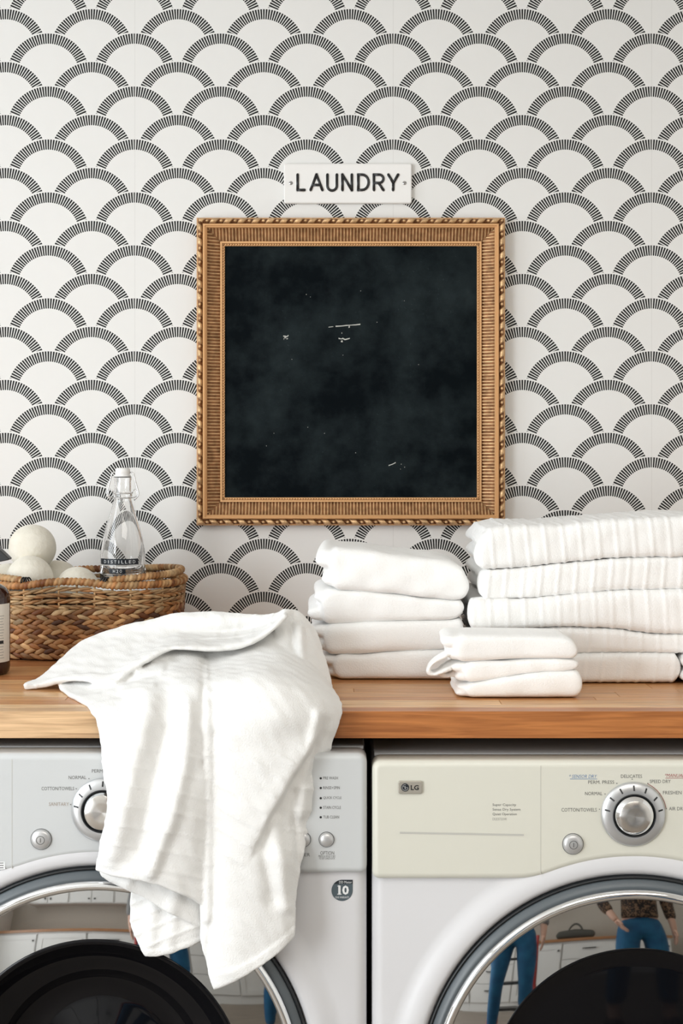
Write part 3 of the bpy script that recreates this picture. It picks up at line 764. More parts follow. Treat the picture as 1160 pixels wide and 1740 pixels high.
# warranty sticker on the front
DF = DM - 0.0006; k = DF / F; c = (X(581, DF), Z(1513, DF)); R = 18 * k
pts = [(c[0] + R, c[1] + R)] + [(c[0] + R * math.cos(a), c[1] + R * math.sin(a)) for a in np.radians(np.linspace(90, 360, 40))]
st = obj('warranty_sticker', *flat_poly(pts, DM, 0.0006), M['slate'], wash)
cut = [(c[0] + R, c[1] + R)] + [(c[0] + R * math.cos(a), c[1] + R * math.sin(a)) for a in np.radians(np.linspace(90, 142, 12))] + [(c[0] + R, c[1] + R * math.sin(math.radians(142)))]
obj('sticker_band', *flat_poly(cut, DM, 0.0009), M['sticker_black'], st)
text('sticker_text', 'DD Motor', 576, 597.5, 1498.5, 4.2, DM, M['sticker_white'], st, lift=0.0013)
text('sticker_text', '1', 574.5, 578.5, 1512, 15.5, DM, M['sticker_white'], st, bold=0.02, lift=0.0013); text('sticker_text', '0', 581.2, 592.5, 1512, 15.8, DM, M['sticker_white'], st, bold=0.035, lift=0.0013)
for a_, b_ in ((1504.2, 573.2), ): bar(st, b_, 1505.6, 576.5, 1504.6, 1.4, DM - 0.0010, M['sticker_white'], 'sticker_serif')
bar(st, 572.8, 1519.2, 580.2, 1519.2, 1.2, DM - 0.0010, M['sticker_white'], 'sticker_serif')
text('sticker_text', 'YEAR WARRANTY', 569, 593, 1524.3, 3.4, DM, M['sticker_white'], st, lift=0.0013)

# ------------------------------------------------------------------ folded towels
def slab(xs0, xs1, topf, botf, y0, y1, r_end, nsec=40, nx=40, e=4.0):
    V = []
    ts = (1 - np.cos(np.linspace(0, PI, nx))) / 2
    L = xs1 - xs0; r_end = min(r_end, L / 2.2)
    for t in ts:
        x = xs0 + L * t; d = min(t, 1 - t) * L
        f = math.sqrt(max(0.0, 1 - (1 - min(d / r_end, 1)) ** 2))
        zt, zb = topf(x), botf(x); zc, hz = (zt + zb) / 2, (zt - zb) / 2 * f
        yc, hy = (y0 + y1) / 2, (y1 - y0) / 2 * (0.88 + 0.12 * f)
        if f < 1e-6: hz, hy = 1e-5, hy
        for k in range(nsec):
            a = 2 * PI * k / nsec; ca, sa = math.cos(a), math.sin(a)
            V.append((x, yc + hy * math.copysign(abs(ca) ** (2 / e), ca), zc + hz * math.copysign(abs(sa) ** (2 / e), sa)))
    Fc = gridF(nx, nsec, True) + [tuple(range(nsec))[::-1], tuple(range((nx - 1) * nsec, nx * nsec))]
    return V, Fc
def folded(name, label, group, D, depth, topline, botline, x0u, x0l, x1u, x1l, seed, voxel=0.003, ribs=None, split=0.5, nose_in=14, on_counter=False, extra=None, rend=None):
    tp = lambda x: Z(interp(topline, x / D * F + 580), D) - 0.0004
    if on_counter: bt = lambda x: max(CT + 0.0006, Z(interp(botline, x / D * F + 580), D)) if False else CT + 0.0008
    else: bt = lambda x: Z(interp(botline, x / D * F + 580), D) + 0.0004
    md = lambda x: bt(x) + (tp(x) - bt(x)) * split
    hh = Z(topline[len(topline) // 2][1], D) - Z(botline[len(botline) // 2][1], D)
    re = rend or 0.02
    sh = [slab(X(x0u, D), X(x1u - 3, D), tp, lambda x: md(x) - 0.001, D + 0.006, D + depth, re),
          slab(X(x0l, D), X(x1l - 3, D), lambda x: md(x) + 0.001, bt, D + 0.008, D + depth - 0.006, re),
          slab(X(max(x0u, x0l) + nose_in, D), X(min(x1u, x1l) + 1, D), lambda x: tp(x) + 0.0010, lambda x: bt(x) - (0.0 if on_counter else 0.0014), D, D + 0.06, 0.012, e=4.6)]
    if extra: sh += extra
    V, N, Fc = fuse(sh, voxel, 5)
    amp = 0.0016 * wobble(V, seed, 34) + 0.0006 * wobble(V, seed + 50, 140)
    zz = np.clip((V[:, 2] - V[:, 2].min()) / 0.008, 0, 1) * np.clip((V[:, 2].max() - V[:, 2]) / 0.010, 0.25, 1)
    V = V + N * (amp * zz)[:, None]
    if ribs:
        pitch, a, off, slant = ribs
        ph = ((V[:, 0] + slant * (V[:, 2] - CT) + 0.004 * wobble(V, seed + 9, 9) + off) / pitch) % 1.0
        d = np.abs(ph - 0.5) * pitch
        V = V + N * (a * np.exp(-(d / 0.0022) ** 2) - 0.4 * a * np.exp(-((d - 0.0055) / 0.003) ** 2))[:, None]
    if on_counter: V[:, 2] = np.maximum(V[:, 2], CT + 0.0003)
    o = obj(name, V, Fc, M['terry'], None, True, origin=((X(x0u, D) + X(x1u, D)) / 2, D + depth / 2, V[:, 2].min()))
    tag(o, label, 'towel', group)
    return o
# middle stack: four hand towels
t1t = [(530, 936), (545, 929), (551, 928), (573, 931), (620, 934.5), (662, 942), (703, 947.6), (744, 950), (766, 954), (786, 965), (800, 984)]
b1 = [(530, 1000), (579, 1003), (620, 1004), (675, 1009), (731, 1016), (772, 1021), (789, 1018), (800, 1012)]
b2 = [(520, 1060), (576, 1062), (615, 1060), (664, 1057), (720, 1055), (772, 1053.5), (787, 1049)]
b3 = [(528, 1108), (560, 1113), (606, 1113), (653, 1107.5), (703, 1106), (753, 1105), (792, 1102)]
b4 = [(540, 1157), (950, 1157)]
DS = 2.155; gS = 'white hand towels in the middle stack'
folded('hand_towel', 'top towel of the middle stack of four, thick and sloping down to the right', gS, DS, 0.24, t1t, b1, 535, 546, 799, 796, 11, split=0.42)
folded('hand_towel', 'second towel from the top of the middle stack of four', gS, DS + 0.004, 0.235, b1, b2, 531, 520, 789, 788, 12)
folded('hand_towel', 'third towel from the top of the middle stack of four', gS, DS + 0.002, 0.235, b2, b3, 526, 537, 790, 794, 13)
folded('hand_towel', 'bottom towel of the middle stack of four, flat on the worktop', gS, DS, 0.24, b3, b4, 545, 552, 794, 800, 14, on_counter=True)
# right stack: five ribbed bath towels
DB = 2.122; gB = 'white ribbed bath towels in the right stack'
B1t = [(805, 930), (815, 915), (835, 899), (863, 893), (949, 893), (1013, 888), (1109, 880), (1157, 877), (1240, 876)]
B1 = [(800, 967), (822, 968), (889, 963.6), (981, 955.7), (1061, 948.7), (1160, 946), (1240, 946)]
B2 = [(800, 1020), (831, 1019.5), (917, 1016), (1013, 1007), (1061, 1003.5), (1160, 1002), (1240, 1003)]
B3 = [(790, 1072), (806, 1072), (886, 1069), (962, 1065.7), (1045, 1069), (1109, 1077), (1160, 1078.5), (1240, 1078)]
B4 = [(790, 1113), (981, 1112), (1045, 1110), (1160, 1110), (1240, 1110)]
B5 = [(790, 1160), (1240, 1164)]
folded('bath_towel', 'top ribbed bath towel of the tall right stack, nearest the frame corner', gB, DB, 0.30, B1t, B1, 818, 818, 1235, 1232, 21, 0.0024, nose_in=-7, ribs=(0.0262, 0.0010, 0.003, 0.10))
folded('bath_towel', 'second ribbed bath towel from the top of the tall right stack', gB, DB + 0.003, 0.30, B1, B2, 818, 822, 1232, 1236, 22, 0.0024, nose_in=-7, ribs=(0.0255, 0.0010, 0.012, -0.1))
folded('bath_towel', 'third ribbed bath towel from the top of the tall right stack', gB, DB - 0.002, 0.30, B2, B3, 803, 804, 1230, 1236, 23, 0.0024, nose_in=-7, ribs=(0.0262, 0.0008, 0.02, 0.05))
folded('bath_towel', 'fourth ribbed bath towel from the top of the tall right stack', gB, DB + 0.004, 0.295, B3, B4, 806, 810, 1236, 1230, 24, 0.0024, nose_in=-7, ribs=(0.0262, 0.0009, 0.008, 0.0))
folded('bath_towel', 'bottom ribbed bath towel of the tall right stack, on the worktop', gB, DB, 0.30, B4, B5, 825, 822, 1158, 1157, 25, 0.0024, nose_in=-7, ribs=(0.0262, 0.0009, 0.015, -0.05), on_counter=True)
# small stack of washcloths in front
DF_ = 1.995; gF = 'white washcloths in the small front stack'
S1t = [(745, 1085), (753, 1079), (826, 1080), (923, 1081), (962, 1083), (975, 1088), (985, 1097)]
S1 = [(745, 1125), (787, 1125.6), (865, 1121.8), (943, 1120), (985, 1121)]
S2 = [(760, 1163), (787, 1162.5), (846, 1154.7), (904, 1145), (950, 1141), (992, 1139)]
S3 = [(760, 1186), (1000, 1186)]
ribs_loop = []
def ribbon(pts, w, t):
    p = np.array([P(*q) for q in pts]); V = []
    for i in range(len(p)):
        tg = p[min(i + 1, len(p) - 1)] - p[max(i - 1, 0)]; tg /= np.linalg.norm(tg); n = np.array((-tg[2], 0, tg[0]))
        for s in (1, -1):
            for yy in (-w, w): V.append(p[i] + n * s * t + np.array((0, yy, 0)))
    Fc = []
    for i in range(len(p) - 1):
        a, b = 4 * i, 4 * i + 4
        for u, v in ((0, 1), (1, 3), (3, 2), (2, 0)): Fc.append((a + u, a + v, b + v, b + u))
    Fc += [(0, 1, 3, 2), tuple(4 * (len(p) - 1) + q for q in (0, 2, 3, 1))]
    return V, Fc
def smooth_path(pts, n=30):
    p = np.array(pts, float); t = np.linspace(0, len(p) - 1, n); out = []
    for u in t:
        i = min(int(u), len(p) - 2); f = u - i
        a, b, c, d = p[max(i - 1, 0)], p[i], p[i + 1], p[min(i + 2, len(p) - 1)]
        out.append(0.5 * ((2 * b) + (-a + c) * f + (2 * a - 5 * b + 4 * c - d) * f * f + (-a + 3 * b - 3 * c + d) * f ** 3))
    return out
loops = [ribbon(smooth_path([(790, 1108, 2.03), (760, 1110, 2.02), (735, 1124, 2.02), (726, 1138, 2.02), (733, 1144, 2.02), (752, 1138, 2.02), (775, 1128, 2.03), (795, 1125, 2.04)]), 0.018, 0.0028),
         ribbon(smooth_path([(795, 1118, 2.04), (765, 1124, 2.035), (748, 1136, 2.035), (752, 1147, 2.035), (775, 1142, 2.035), (800, 1135, 2.04)]), 0.012, 0.0028)]
folded('washcloth', 'top washcloth of the small front stack, plain and evenly folded', gF, DF_, 0.112, S1t, S1, 752, 760, 982, 983, 31, 0.0026, rend=0.014)
folded('washcloth', 'middle washcloth of the small front stack, its loose corner curling out to the left', gF, DF_ + 0.003, 0.11, S1, S2, 768, 774, 984, 988, 32, 0.0026, extra=loops, rend=0.014)
folded('washcloth', 'bottom washcloth of the small front stack, flat on the worktop', gF, DF_, 0.112, S2, S3, 775, 773, 990, 991, 33, 0.0026, on_counter=True, rend=0.012)
# edge of one more towel at the picture's right border
DE = 2.09
folded('face_towel', 'towel at the right border of the photo, only its rounded edge in view', None, DE, 0.2, [(1150, 1115), (1240, 1112)], [(1150, 1166), (1240, 1166)], 1166, 1166, 1240, 1240, 41, on_counter=True)

# ------------------------------------------------------------------ towel thrown over the worktop edge
def cr_axis(A, n):
    A = np.asarray(A, float); m = A.shape[0]; t = np.linspace(0, m - 1, n); i = np.minimum(t.astype(int), m - 2); f = (t - i).reshape((-1,) + (1,) * (A.ndim - 1))
    a = A[np.maximum(i - 1, 0)]; b = A[i]; c = A[i + 1]; d = A[np.minimum(i + 2, m - 1)]
    a = np.where((i == 0).reshape(f.shape), 2 * b - c, a); d = np.where((i == m - 2).reshape(f.shape), 2 * c - b, d)
    return 0.5 * (2 * b + (c - a) * f + (2 * a - 5 * b + 4 * c - d) * f * f + (3 * b - a - 3 * c + d) * f ** 3)
def seg_dist(px, py, poly):
    best = np.full(px.shape, 1e9)
    for (x0, y0), (x1, y1) in zip(poly[:-1], poly[1:]):
        dx, dy = x1 - x0, y1 - y0; t = np.clip(((px - x0) * dx + (py - y0) * dy) / (dx * dx + dy * dy), 0, 1)
        best = np.minimum(best, np.hypot(px - x0 - t * dx, py - y0 - t * dy))
    return best
def ridge(px, py, poly, w, amp): return amp * np.exp(-(seg_dist(px, py, poly) / w) ** 2)
def sst(x, a, b): t = np.clip((x - a) / (b - a), 0, 1); return t * t * (3 - 2 * t)
def sheet(rows, nu, nv, th, feat=None, ribf=None, hem=None, lay=False):
    """closed cloth shell through control rows of (px, py, distance)"""
    if not isinstance(rows[0][0], (tuple, list)): raise ValueError
    R = np.stack([cr_axis(np.array(r, float), nu) for r in rows]); S = cr_axis(R, nv)
    px, py, D = S[..., 0], S[..., 1], S[..., 2].copy()
    u = np.linspace(0, 1, nu)[None, :]; v = np.linspace(0, 1, nv)[:, None]
    if feat: D = D - feat(px, py, u, v)
    Pw = np.stack([(px - 580) / F * D, D, CAMZ - (py - HY) / F * D], -1)
    if lay: Pw[..., 2] = np.maximum(Pw[..., 2], CT + th * 0.6)
    du = np.gradient(Pw, axis=1); dv = np.gradient(Pw, axis=0)
    n = np.cross(du, dv); n /= np.linalg.norm(n, axis=-1, keepdims=True) + 1e-12
    if n[..., 1].mean() > 0: n = -n
    h = np.zeros_like(px)
    if ribf is not None: h = h + ribf(px, py, u, v)
    if hem is not None: h = h + hem(px, py, u, v)
    bu = np.minimum(np.minimum(u, 1 - u) * (nu - 1), np.minimum(v, 1 - v) * (nv - 1))
    e = np.sqrt(np.clip(1 - (1 - np.clip(bu / 2.0, 0, 1)) ** 2, 0.04, 1))
    A = Pw + n * (th * 0.5 * e + h)[..., None]; B = Pw - n * (th * 0.5 * e)[..., None]
    V = np.concatenate([A.reshape(-1, 3), B.reshape(-1, 3)]); k = nu * nv
    Fc = gridF(nv, nu) + [tuple(i + k for i in q[::-1]) for q in gridF(nv, nu)]
    ring = [j for j in range(nu)] + [i * nu + nu - 1 for i in range(1, nv)] + [(nv - 1) * nu + j for j in range(nu - 2, -1, -1)] + [i * nu for i in range(nv - 2, 0, -1)]
    for a, b in zip(ring, ring[1:] + ring[:1]): Fc.append((b, a, a + k, b + k))
    return V, Fc
def lerp_row(l, r, n, Dl, Dr, Dm):
    out = []
    for i in range(n):
        t = i / (n - 1); D = Dl * (1 - t) + Dr * t + (Dm - (Dl + Dr) / 2) * math.sin(PI * t) ** 0.6
        out.append((l[0] + (r[0] - l[0]) * t, l[1] + (r[1] - l[1]) * t, D))
    return out
def ribc(c, pitch, a, w):
    d = np.abs(((c / pitch) % 1.0) - 0.5) * pitch
    return a * np.exp(-(d / w) ** 2)

shells = []
# left hanging panel
Lrows = [[(112, 1164, 2.07), (150, 1152, 2.08), (190, 1136, 2.09), (232, 1112, 2.10), (270, 1096, 2.10), (310, 1086, 2.10), (356, 1085, 2.10)],
         [(106, 1175, 2.04), (150, 1174, 2.02), (195, 1164, 2.00), (235, 1148, 2.00), (270, 1130, 2.03), (310, 1118, 2.055), (356, 1122, 2.06)],
         [(140, 1196, 1.95), (172, 1192, 1.93), (205, 1186, 1.92), (240, 1176, 1.91), (275, 1168, 1.91), (312, 1158, 1.905), (356, 1158, 1.905)],
         [(160, 1217, 1.888), (188, 1216, 1.872), (218, 1215, 1.862), (250, 1212, 1.858), (285, 1210, 1.855), (320, 1206, 1.85), (356, 1206, 1.85)],
         lerp_row((170, 1255), (356, 1262), 7, 1.865, 1.842, 1.838), lerp_row((175, 1310), (356, 1320), 7, 1.855, 1.838, 1.825),
         lerp_row((183, 1368), (356, 1385), 7, 1.835, 1.836, 1.808), lerp_row((173, 1425), (356, 1455), 7, 1.832, 1.834, 1.808),
         [(163, 1479, 1.832), (192, 1487, 1.818), (226, 1494, 1.808), (262, 1503, 1.806), (296, 1515, 1.81), (324, 1528, 1.82), (356, 1546, 1.832)]]
def Lf(px, py, u, v):
    return (ridge(px, py, [(255, 1190), (232, 1270), (205, 1380), (188, 1450)], 20, 0.013) + ridge(px, py, [(320, 1200), (316, 1290), (292, 1390), (256, 1480)], 10, 0.0075)
            - ridge(px, py, [(283, 1240), (262, 1330), (238, 1440)], 14, 0.006) + ridge(px, py, [(180, 1225), (200, 1300)], 9, 0.005)
            + ridge(px, py, [(262, 1122), (300, 1112), (338, 1122)], 10, 0.014) + ridge(px, py, [(238, 1146), (275, 1138)], 6, 0.012) - ridge(px, py, [(215, 1163), (268, 1152)], 5, 0.010)
            - ridge(px, py, [(345, 1110), (344, 1300)], 6, 0.006) + ridge(px, py, [(210, 1176), (260, 1166)], 6, 0.008))
shells.append(sheet(Lrows, 120, 240, 0.007, lambda px, py, u, v: 1.15 * Lf(px, py, u, v), lambda px, py, u, v: ribc(py - 0.22 * (px - 170) + 4 * np.sin(px / 40), 33.5, 0.0014, 3.0) * sst(py, 1225, 1290), lambda px, py, u, v: 0.0018 * sst(v, 0.955, 0.965)))
# layer folded up under the left panel's hem
Urows = [lerp_row((182, 1462), (356, 1500), 5, 1.845, 1.846, 1.832), lerp_row((168, 1482), (356, 1545), 5, 1.842, 1.845, 1.826),
         [(186, 1496, 1.842), (222, 1514, 1.832), (268, 1540, 1.828), (312, 1564, 1.83), (356, 1580, 1.84)]]
shells.append(sheet(Urows, 80, 40, 0.006, lambda px, py, u, v: ridge(px, py, [(222, 1490), (214, 1510)], 8, 0.003) + ridge(px, py, [(300, 1520), (290, 1555)], 12, 0.004)))
# lower layer behind, with woven bands
Brows = [lerp_row((228, 1470), (362, 1480), 6, 1.850, 1.850, 1.846), lerp_row((221, 1525), (362, 1530), 6, 1.850, 1.848, 1.842), lerp_row((223, 1570), (362, 1560), 6, 1.846, 1.846, 1.836),
         [(233, 1598, 1.842), (262, 1600, 1.834), (290, 1597, 1.832), (318, 1590, 1.834), (342, 1582, 1.84), (362, 1574, 1.844)],
         [(248, 1624, 1.838), (268, 1624, 1.834), (292, 1619, 1.832), (318, 1609, 1.834), (342, 1598, 1.84), (362, 1588, 1.844)]]
shells.append(sheet(Brows, 70, 80, 0.0065, lambda px, py, u, v: ridge(px, py, [(262, 1520), (256, 1610)], 9, 0.003) + ridge(px, py, [(300, 1540), (288, 1605)], 10, 0.003),
                    lambda px, py, u, v: ribc(py + 0.42 * px + 6, 27.5, 0.0018, 2.6) * sst(1 - v, 0.13, 0.15), lambda px, py, u, v: 0.0018 * sst(v, 0.86, 0.88)))
# right hanging panel with the long corner
Rrows = [[(345, 1085, 2.10), (388, 1083, 2.10), (430, 1076, 2.10), (465, 1070, 2.10), (498, 1080, 2.10), (520, 1102, 2.09), (540, 1132, 2.08)],
         [(344, 1124, 2.06), (390, 1118, 2.05), (430, 1110, 2.045), (470, 1106, 2.045), (510, 1118, 2.04), (542, 1144, 2.03), (560, 1168, 2.02)],
         [(343, 1166, 1.905), (390, 1158, 1.885), (435, 1153, 1.88), (480, 1154, 1.885), (520, 1162, 1.90), (553, 1176, 1.92), (575, 1188, 1.945)],
         [(343, 1216, 1.852), (390, 1212, 1.838), (440, 1208, 1.832), (485, 1207, 1.835), (526, 1208, 1.85), (558, 1209, 1.87), (579, 1208, 1.895)],
         lerp_row((343, 1262), (565, 1258), 7, 1.85, 1.872, 1.828), lerp_row((343, 1330), (546, 1330), 7, 1.845, 1.855, 1.822), lerp_row((343, 1400), (527, 1398), 7, 1.842, 1.85, 1.818),
         lerp_row((343, 1470), (513, 1458), 7, 1.838, 1.846, 1.814), lerp_row((342, 1545), (502, 1515), 7, 1.832, 1.842, 1.812),
         [(344, 1612, 1.826), (362, 1622, 1.815), (388, 1621, 1.808), (418, 1610, 1.808), (450, 1592, 1.812), (478, 1572, 1.82), (500, 1552, 1.834)],
         [(364, 1683, 1.818), (384, 1674, 1.812), (410, 1661, 1.808), (436, 1646, 1.808), (461, 1628, 1.812), (483, 1608, 1.82), (498, 1590, 1.83)]]
diag = [(556, 1180), (522, 1272), (493, 1315), (478, 1345), (456, 1382), (432, 1434)]
def Rf(px, py, u, v):
    xs = np.interp(py, [1180, 1272, 1315, 1345, 1382, 1434, 1520], [572, 522, 493, 478, 456, 432, 400])
    fade = sst(py, 1225, 1290) * (1 - sst(py, 1400, 1470))
    step = -0.015 * sst(px - xs, -1, 6) * fade
    return (step + ridge(px, py, [(516, 1272), (487, 1318), (450, 1382), (428, 1432)], 16, 0.0015) * fade
            - ridge(px, py, [(500, 1345), (497, 1400), (505, 1470)], 6, 0.005) + ridge(px, py, [(540, 1215), (522, 1300), (512, 1380)], 9, 0.006) - ridge(px, py, [(555, 1225), (520, 1330)], 7, 0.004)
            + ridge(px, py, [(462, 1400), (480, 1470), (486, 1540)], 11, 0.006) - ridge(px, py, [(445, 1440), (462, 1530)], 10, 0.004)
            - ridge(px, py, [(368, 1250), (372, 1400), (366, 1540)], 12, 0.004) + ridge(px, py, [(352, 1150), (352, 1560)], 7, 0.005)
            - ridge(px, py, [(362, 1560), (352, 1640)], 6, 0.004) + ridge(px, py, [(440, 1150), (500, 1160), (545, 1185)], 24, 0.008))
def Rr(px, py, u, v):
    xs = np.interp(py, [1180, 1272, 1315, 1345, 1382, 1434, 1520], [572, 522, 493, 478, 456, 432, 400])
    m = (1 - sst(px - xs, -8, -2)) * sst(py, 1225, 1280) * (1 - sst(py, 1440, 1540))
    return ribc(py - 0.62 * (px - 343), 37.0, 0.0018, 3.0) * m + ribc(py - 0.05 * px, 36.0, 0.0014, 2.6) * sst(px - xs, 20, 40) * (1 - sst(py, 1420, 1470)) * sst(py, 1225, 1260)
def Rh(px, py, u, v): return 0.0018 * sst(v, 0.945, 0.955)
shells.append(sheet(Rrows, 150, 300, 0.007, lambda px, py, u, v: 1.25 * Rf(px, py, u, v), Rr, Rh))
# crumpled back of the towel with the tail pointing left
Trows = [[(40, 1165, 2.085), (76, 1147, 2.12), (112, 1112, 2.17), (150, 1086, 2.20), (205, 1066, 2.19), (260, 1054, 2.18), (310, 1043, 2.17), (380, 1042, 2.16), (440, 1046, 2.15), (466, 1044, 2.13), (488, 1036, 2.11)],
         [(41, 1166, 2.08), (76, 1153, 2.10), (112, 1128, 2.13), (152, 1105, 2.15), (205, 1088, 2.15), (258, 1074, 2.15), (310, 1060, 2.15), (376, 1058, 2.145), (434, 1060, 2.135), (464, 1052, 2.115), (487, 1038, 2.10)],
         [(41, 1168, 2.075), (75, 1160, 2.08), (110, 1144, 2.09), (148, 1132, 2.09), (195, 1122, 2.09), (245, 1100, 2.10), (302, 1080, 2.125), (372, 1080, 2.125), (430, 1076, 2.115), (466, 1058, 2.10), (487, 1042, 2.09)],
         [(41, 1170, 2.07), (72, 1166, 2.07), (106, 1157, 2.055), (142, 1157, 2.035), (188, 1164, 1.99), (226, 1138, 2.005), (290, 1104, 2.03), (365, 1105, 2.035), (424, 1094, 2.04), (466, 1067, 2.05), (487, 1046, 2.06)]]
def Tf(px, py, u, v):
    return (ridge(px, py, [(192, 1160), (226, 1134), (290, 1100), (366, 1101), (425, 1090), (468, 1062), (486, 1042)], 8, 0.010) - ridge(px, py, [(230, 1110), (300, 1082), (380, 1078), (440, 1066)], 11, 0.012)
            + ridge(px, py, [(140, 1090), (205, 1070), (310, 1049), (440, 1050)], 8, 0.006) + ridge(px, py, [(120, 1130), (200, 1095)], 18, 0.006))
shells.append(sheet(Trows, 180, 60, 0.007, Tf, None, lambda px, py, u, v: 0.0015 * sst(v, 0.86, 0.9) + 0.001 * ribc(px + 0.2 * py, 30.0, 1.0, 2.5) * sst(px, 330, 360) * (1 - sst(v, 0.8, 0.85)), lay=True))
# underside of the tail lying on the worktop
Krows = [[(96, 1158, 2.08), (130, 1156, 2.08), (172, 1158, 2.06), (200, 1158, 2.05)], [(103, 1172, 2.055), (130, 1172, 2.04), (168, 1170, 2.03), (200, 1166, 2.02)], [(112, 1184, 2.02), (145, 1192, 1.97), (175, 1186, 1.96), (205, 1178, 1.95)]]
shells.append(sheet(Krows, 50, 24, 0.006, None, lay=True))
# fold standing up on the right, behind the front hump
Vrows = [[(464, 1054, 2.09), (476, 1042, 2.095), (490, 1036, 2.10), (508, 1042, 2.105), (532, 1066, 2.105)],
         [(466, 1076, 2.085), (484, 1066, 2.085), (502, 1062, 2.09), (522, 1072, 2.09), (546, 1102, 2.09)],
         [(470, 1098, 2.065), (490, 1094, 2.065), (510, 1096, 2.065), (533, 1110, 2.065), (556, 1136, 2.065)],
         [(480, 1124, 2.03), (500, 1124, 2.03), (520, 1130, 2.03), (543, 1146, 2.03), (564, 1172, 2.03)]]
shells.append(sheet(Vrows, 60, 60, 0.007, lambda px, py, u, v: ridge(px, py, [(508, 1068), (512, 1120)], 6, 0.010) - ridge(px, py, [(494, 1062), (500, 1118)], 7, 0.010) + ridge(px, py, [(470, 1060), (488, 1040)], 6, 0.006)))
# crumpled middle that props the top up
for c, r, sq in (((-0.16, 2.125, CT + 0.03), 0.05, (1.9, 0.7, 0.58)), ((-0.22, 2.125, CT + 0.024), 0.045, (1.7, 0.7, 0.5)), ((-0.085, 2.12, CT + 0.026), 0.04, (1.0, 0.7, 0.6))):
    shells.append(ball(c, r, 24, 16, sq))
V, N, Fc = fuse(shells, 0.0019, 2)
V = V + N * (0.0007 * wobble(V, 90, 90) + 0.00035 * wobble(V, 91, 260))[:, None]
inside = (V[:, 1] > DC + 0.002); V[inside, 2] = np.maximum(V[inside, 2], CT + 0.0004)
tag(obj('draped_towel', V, Fc, M['terry_soft'], None, True, origin=(-0.17, 2.02, CT)), 'large white towel thrown over the worktop edge, hanging down in front of the washer', 'towel')

# ------------------------------------------------------------------ wicker basket
BX, BY, BA, BB = -0.452, 2.478, 0.176, 0.128
BZ0 = CT + 0.001; BH = 0.122
def oval(th, z, grow=0.0):
    t = max(0.0, min(1.0, (z - BZ0) / BH)); f = 0.90 + 0.10 * t ** 0.55
    c, s = math.cos(th), math.sin(th); e = 2 / 2.5
    return np.array((BX + (BA * f + grow) * math.copysign(abs(c) ** e, c), BY + (BB * f + grow) * math.copysign(abs(s) ** e, s), z))
bask = thing('wicker_basket', (BX, BY, CT), 'oval brown woven wicker basket with two wrapped loop handles, holding wool balls', 'basket')
ths = []; acc = 0.0; fine = [2 * PI * i / 720 for i in range(721)]
cum = [0.0]
for a, b in zip(fine[:-1], fine[1:]): cum.append(cum[-1] + np.linalg.norm(oval(b, BZ0 + 0.06) - oval(a, BZ0 + 0.06)))
PER = cum[-1]
def th_at(s): return float(np.interp(s % PER, cum, fine))
straw = [(0.40, 0.195, 0.075), (0.50, 0.27, 0.115), (0.30, 0.125, 0.042), (0.58, 0.35, 0.165), (0.36, 0.16, 0.055), (0.22, 0.08, 0.028), (0.46, 0.22, 0.085)]
straw_light = [(0.56, 0.37, 0.19), (0.50, 0.31, 0.15), (0.61, 0.43, 0.24), (0.45, 0.26, 0.12)]
straw_dark = [(0.14, 0.06, 0.03), (0.10, 0.045, 0.025), (0.3, 0.14, 0.06)]
rb = random.Random(5)
def hump(a): return 0.5 * (1 + math.cos(min(1, abs(math.cos(a)) / 0.42) * PI)) * (abs(math.sin(a)) > 0.3)
def strand(g, s, z, ln, w, th, slant, pal, lift, rise=0.0):
    c = rb.choice(pal); f_ = rb.uniform(0.55, 1.1); c = tuple(min(1, q * f_) for q in c)
    n = 7; sec = 6; V = []
    for i in range(n):
        t = i / (n - 1) - 0.5
        a = th_at(s + t * ln * math.cos(slant)); zz = z + t * ln * math.sin(slant) + rise * hump(a)
        p = oval(a, zz); q = oval(a + 0.01, zz); tg = q - p; tg /= np.linalg.norm(tg); out = np.array((tg[1], -tg[0], 0))
        tw = tg * math.cos(slant) + np.array((0, 0, math.sin(slant))); up = -tg * math.sin(slant) + np.array((0, 0, math.cos(slant)))
        f = max(0.10, math.cos(PI * t * 0.94) ** 0.8)
        base = p + out * (lift * math.cos(PI * t) + 0.001)
        for k in range(sec):
            aa = 2 * PI * k / sec
            V.append(base + up * (w / 2 * f * math.cos(aa)) + out * (th / 2 * f * math.sin(aa)))
    g.add(V, gridF(n, sec, True) + [tuple(range(sec))[::-1], tuple(range((n - 1) * sec, n * sec))], c)
nz = 12
for r in range(10):                                    # thick braided rows
    z = BZ0 + 0.0078 + r * 0.0081; g = G(); n = int(PER / 0.0165)
    for i in range(n):
        pal = straw if r < 7 else straw + straw_light
        if r in (7, 8) and rb.random() < 0.28: pal = straw_dark
        elif rb.random() < 0.16: pal = straw_dark
        strand(g, (i + 0.5 * (r % 2) + rb.uniform(-0.12, 0.12)) * PER / n, z + rb.uniform(-0.0006, 0.0006), 0.035 * rb.uniform(0.85, 1.15), 0.0100 * rb.uniform(0.75, 1.1), 0.0036, (0.34 if r % 2 else -0.34) + rb.uniform(-0.08, 0.08), pal, 0.0035)
    g.out('woven_row', M['wicker'], bask, True)
for r in range(4):                                     # thin twined rows with the stakes showing
    z = BZ0 + 0.0885 + r * 0.0078; g = G(); n = int(PER / 0.019)
    for i in range(n):
        for q in (0, 1):
            strand(g, (i + 0.5 * q + 0.25 * (r % 2)) * PER / n, z + (0.0012 if q else -0.0012), 0.027 * rb.uniform(0.9, 1.2), 0.0052, 0.004, (0.13 if r % 2 else -0.13) + rb.uniform(-0.05, 0.05), straw_light + straw[:2], 0.0022, 0.0085 * (r + 0.5) / 4)
    g.out('woven_row', M['wicker'], bask, True)
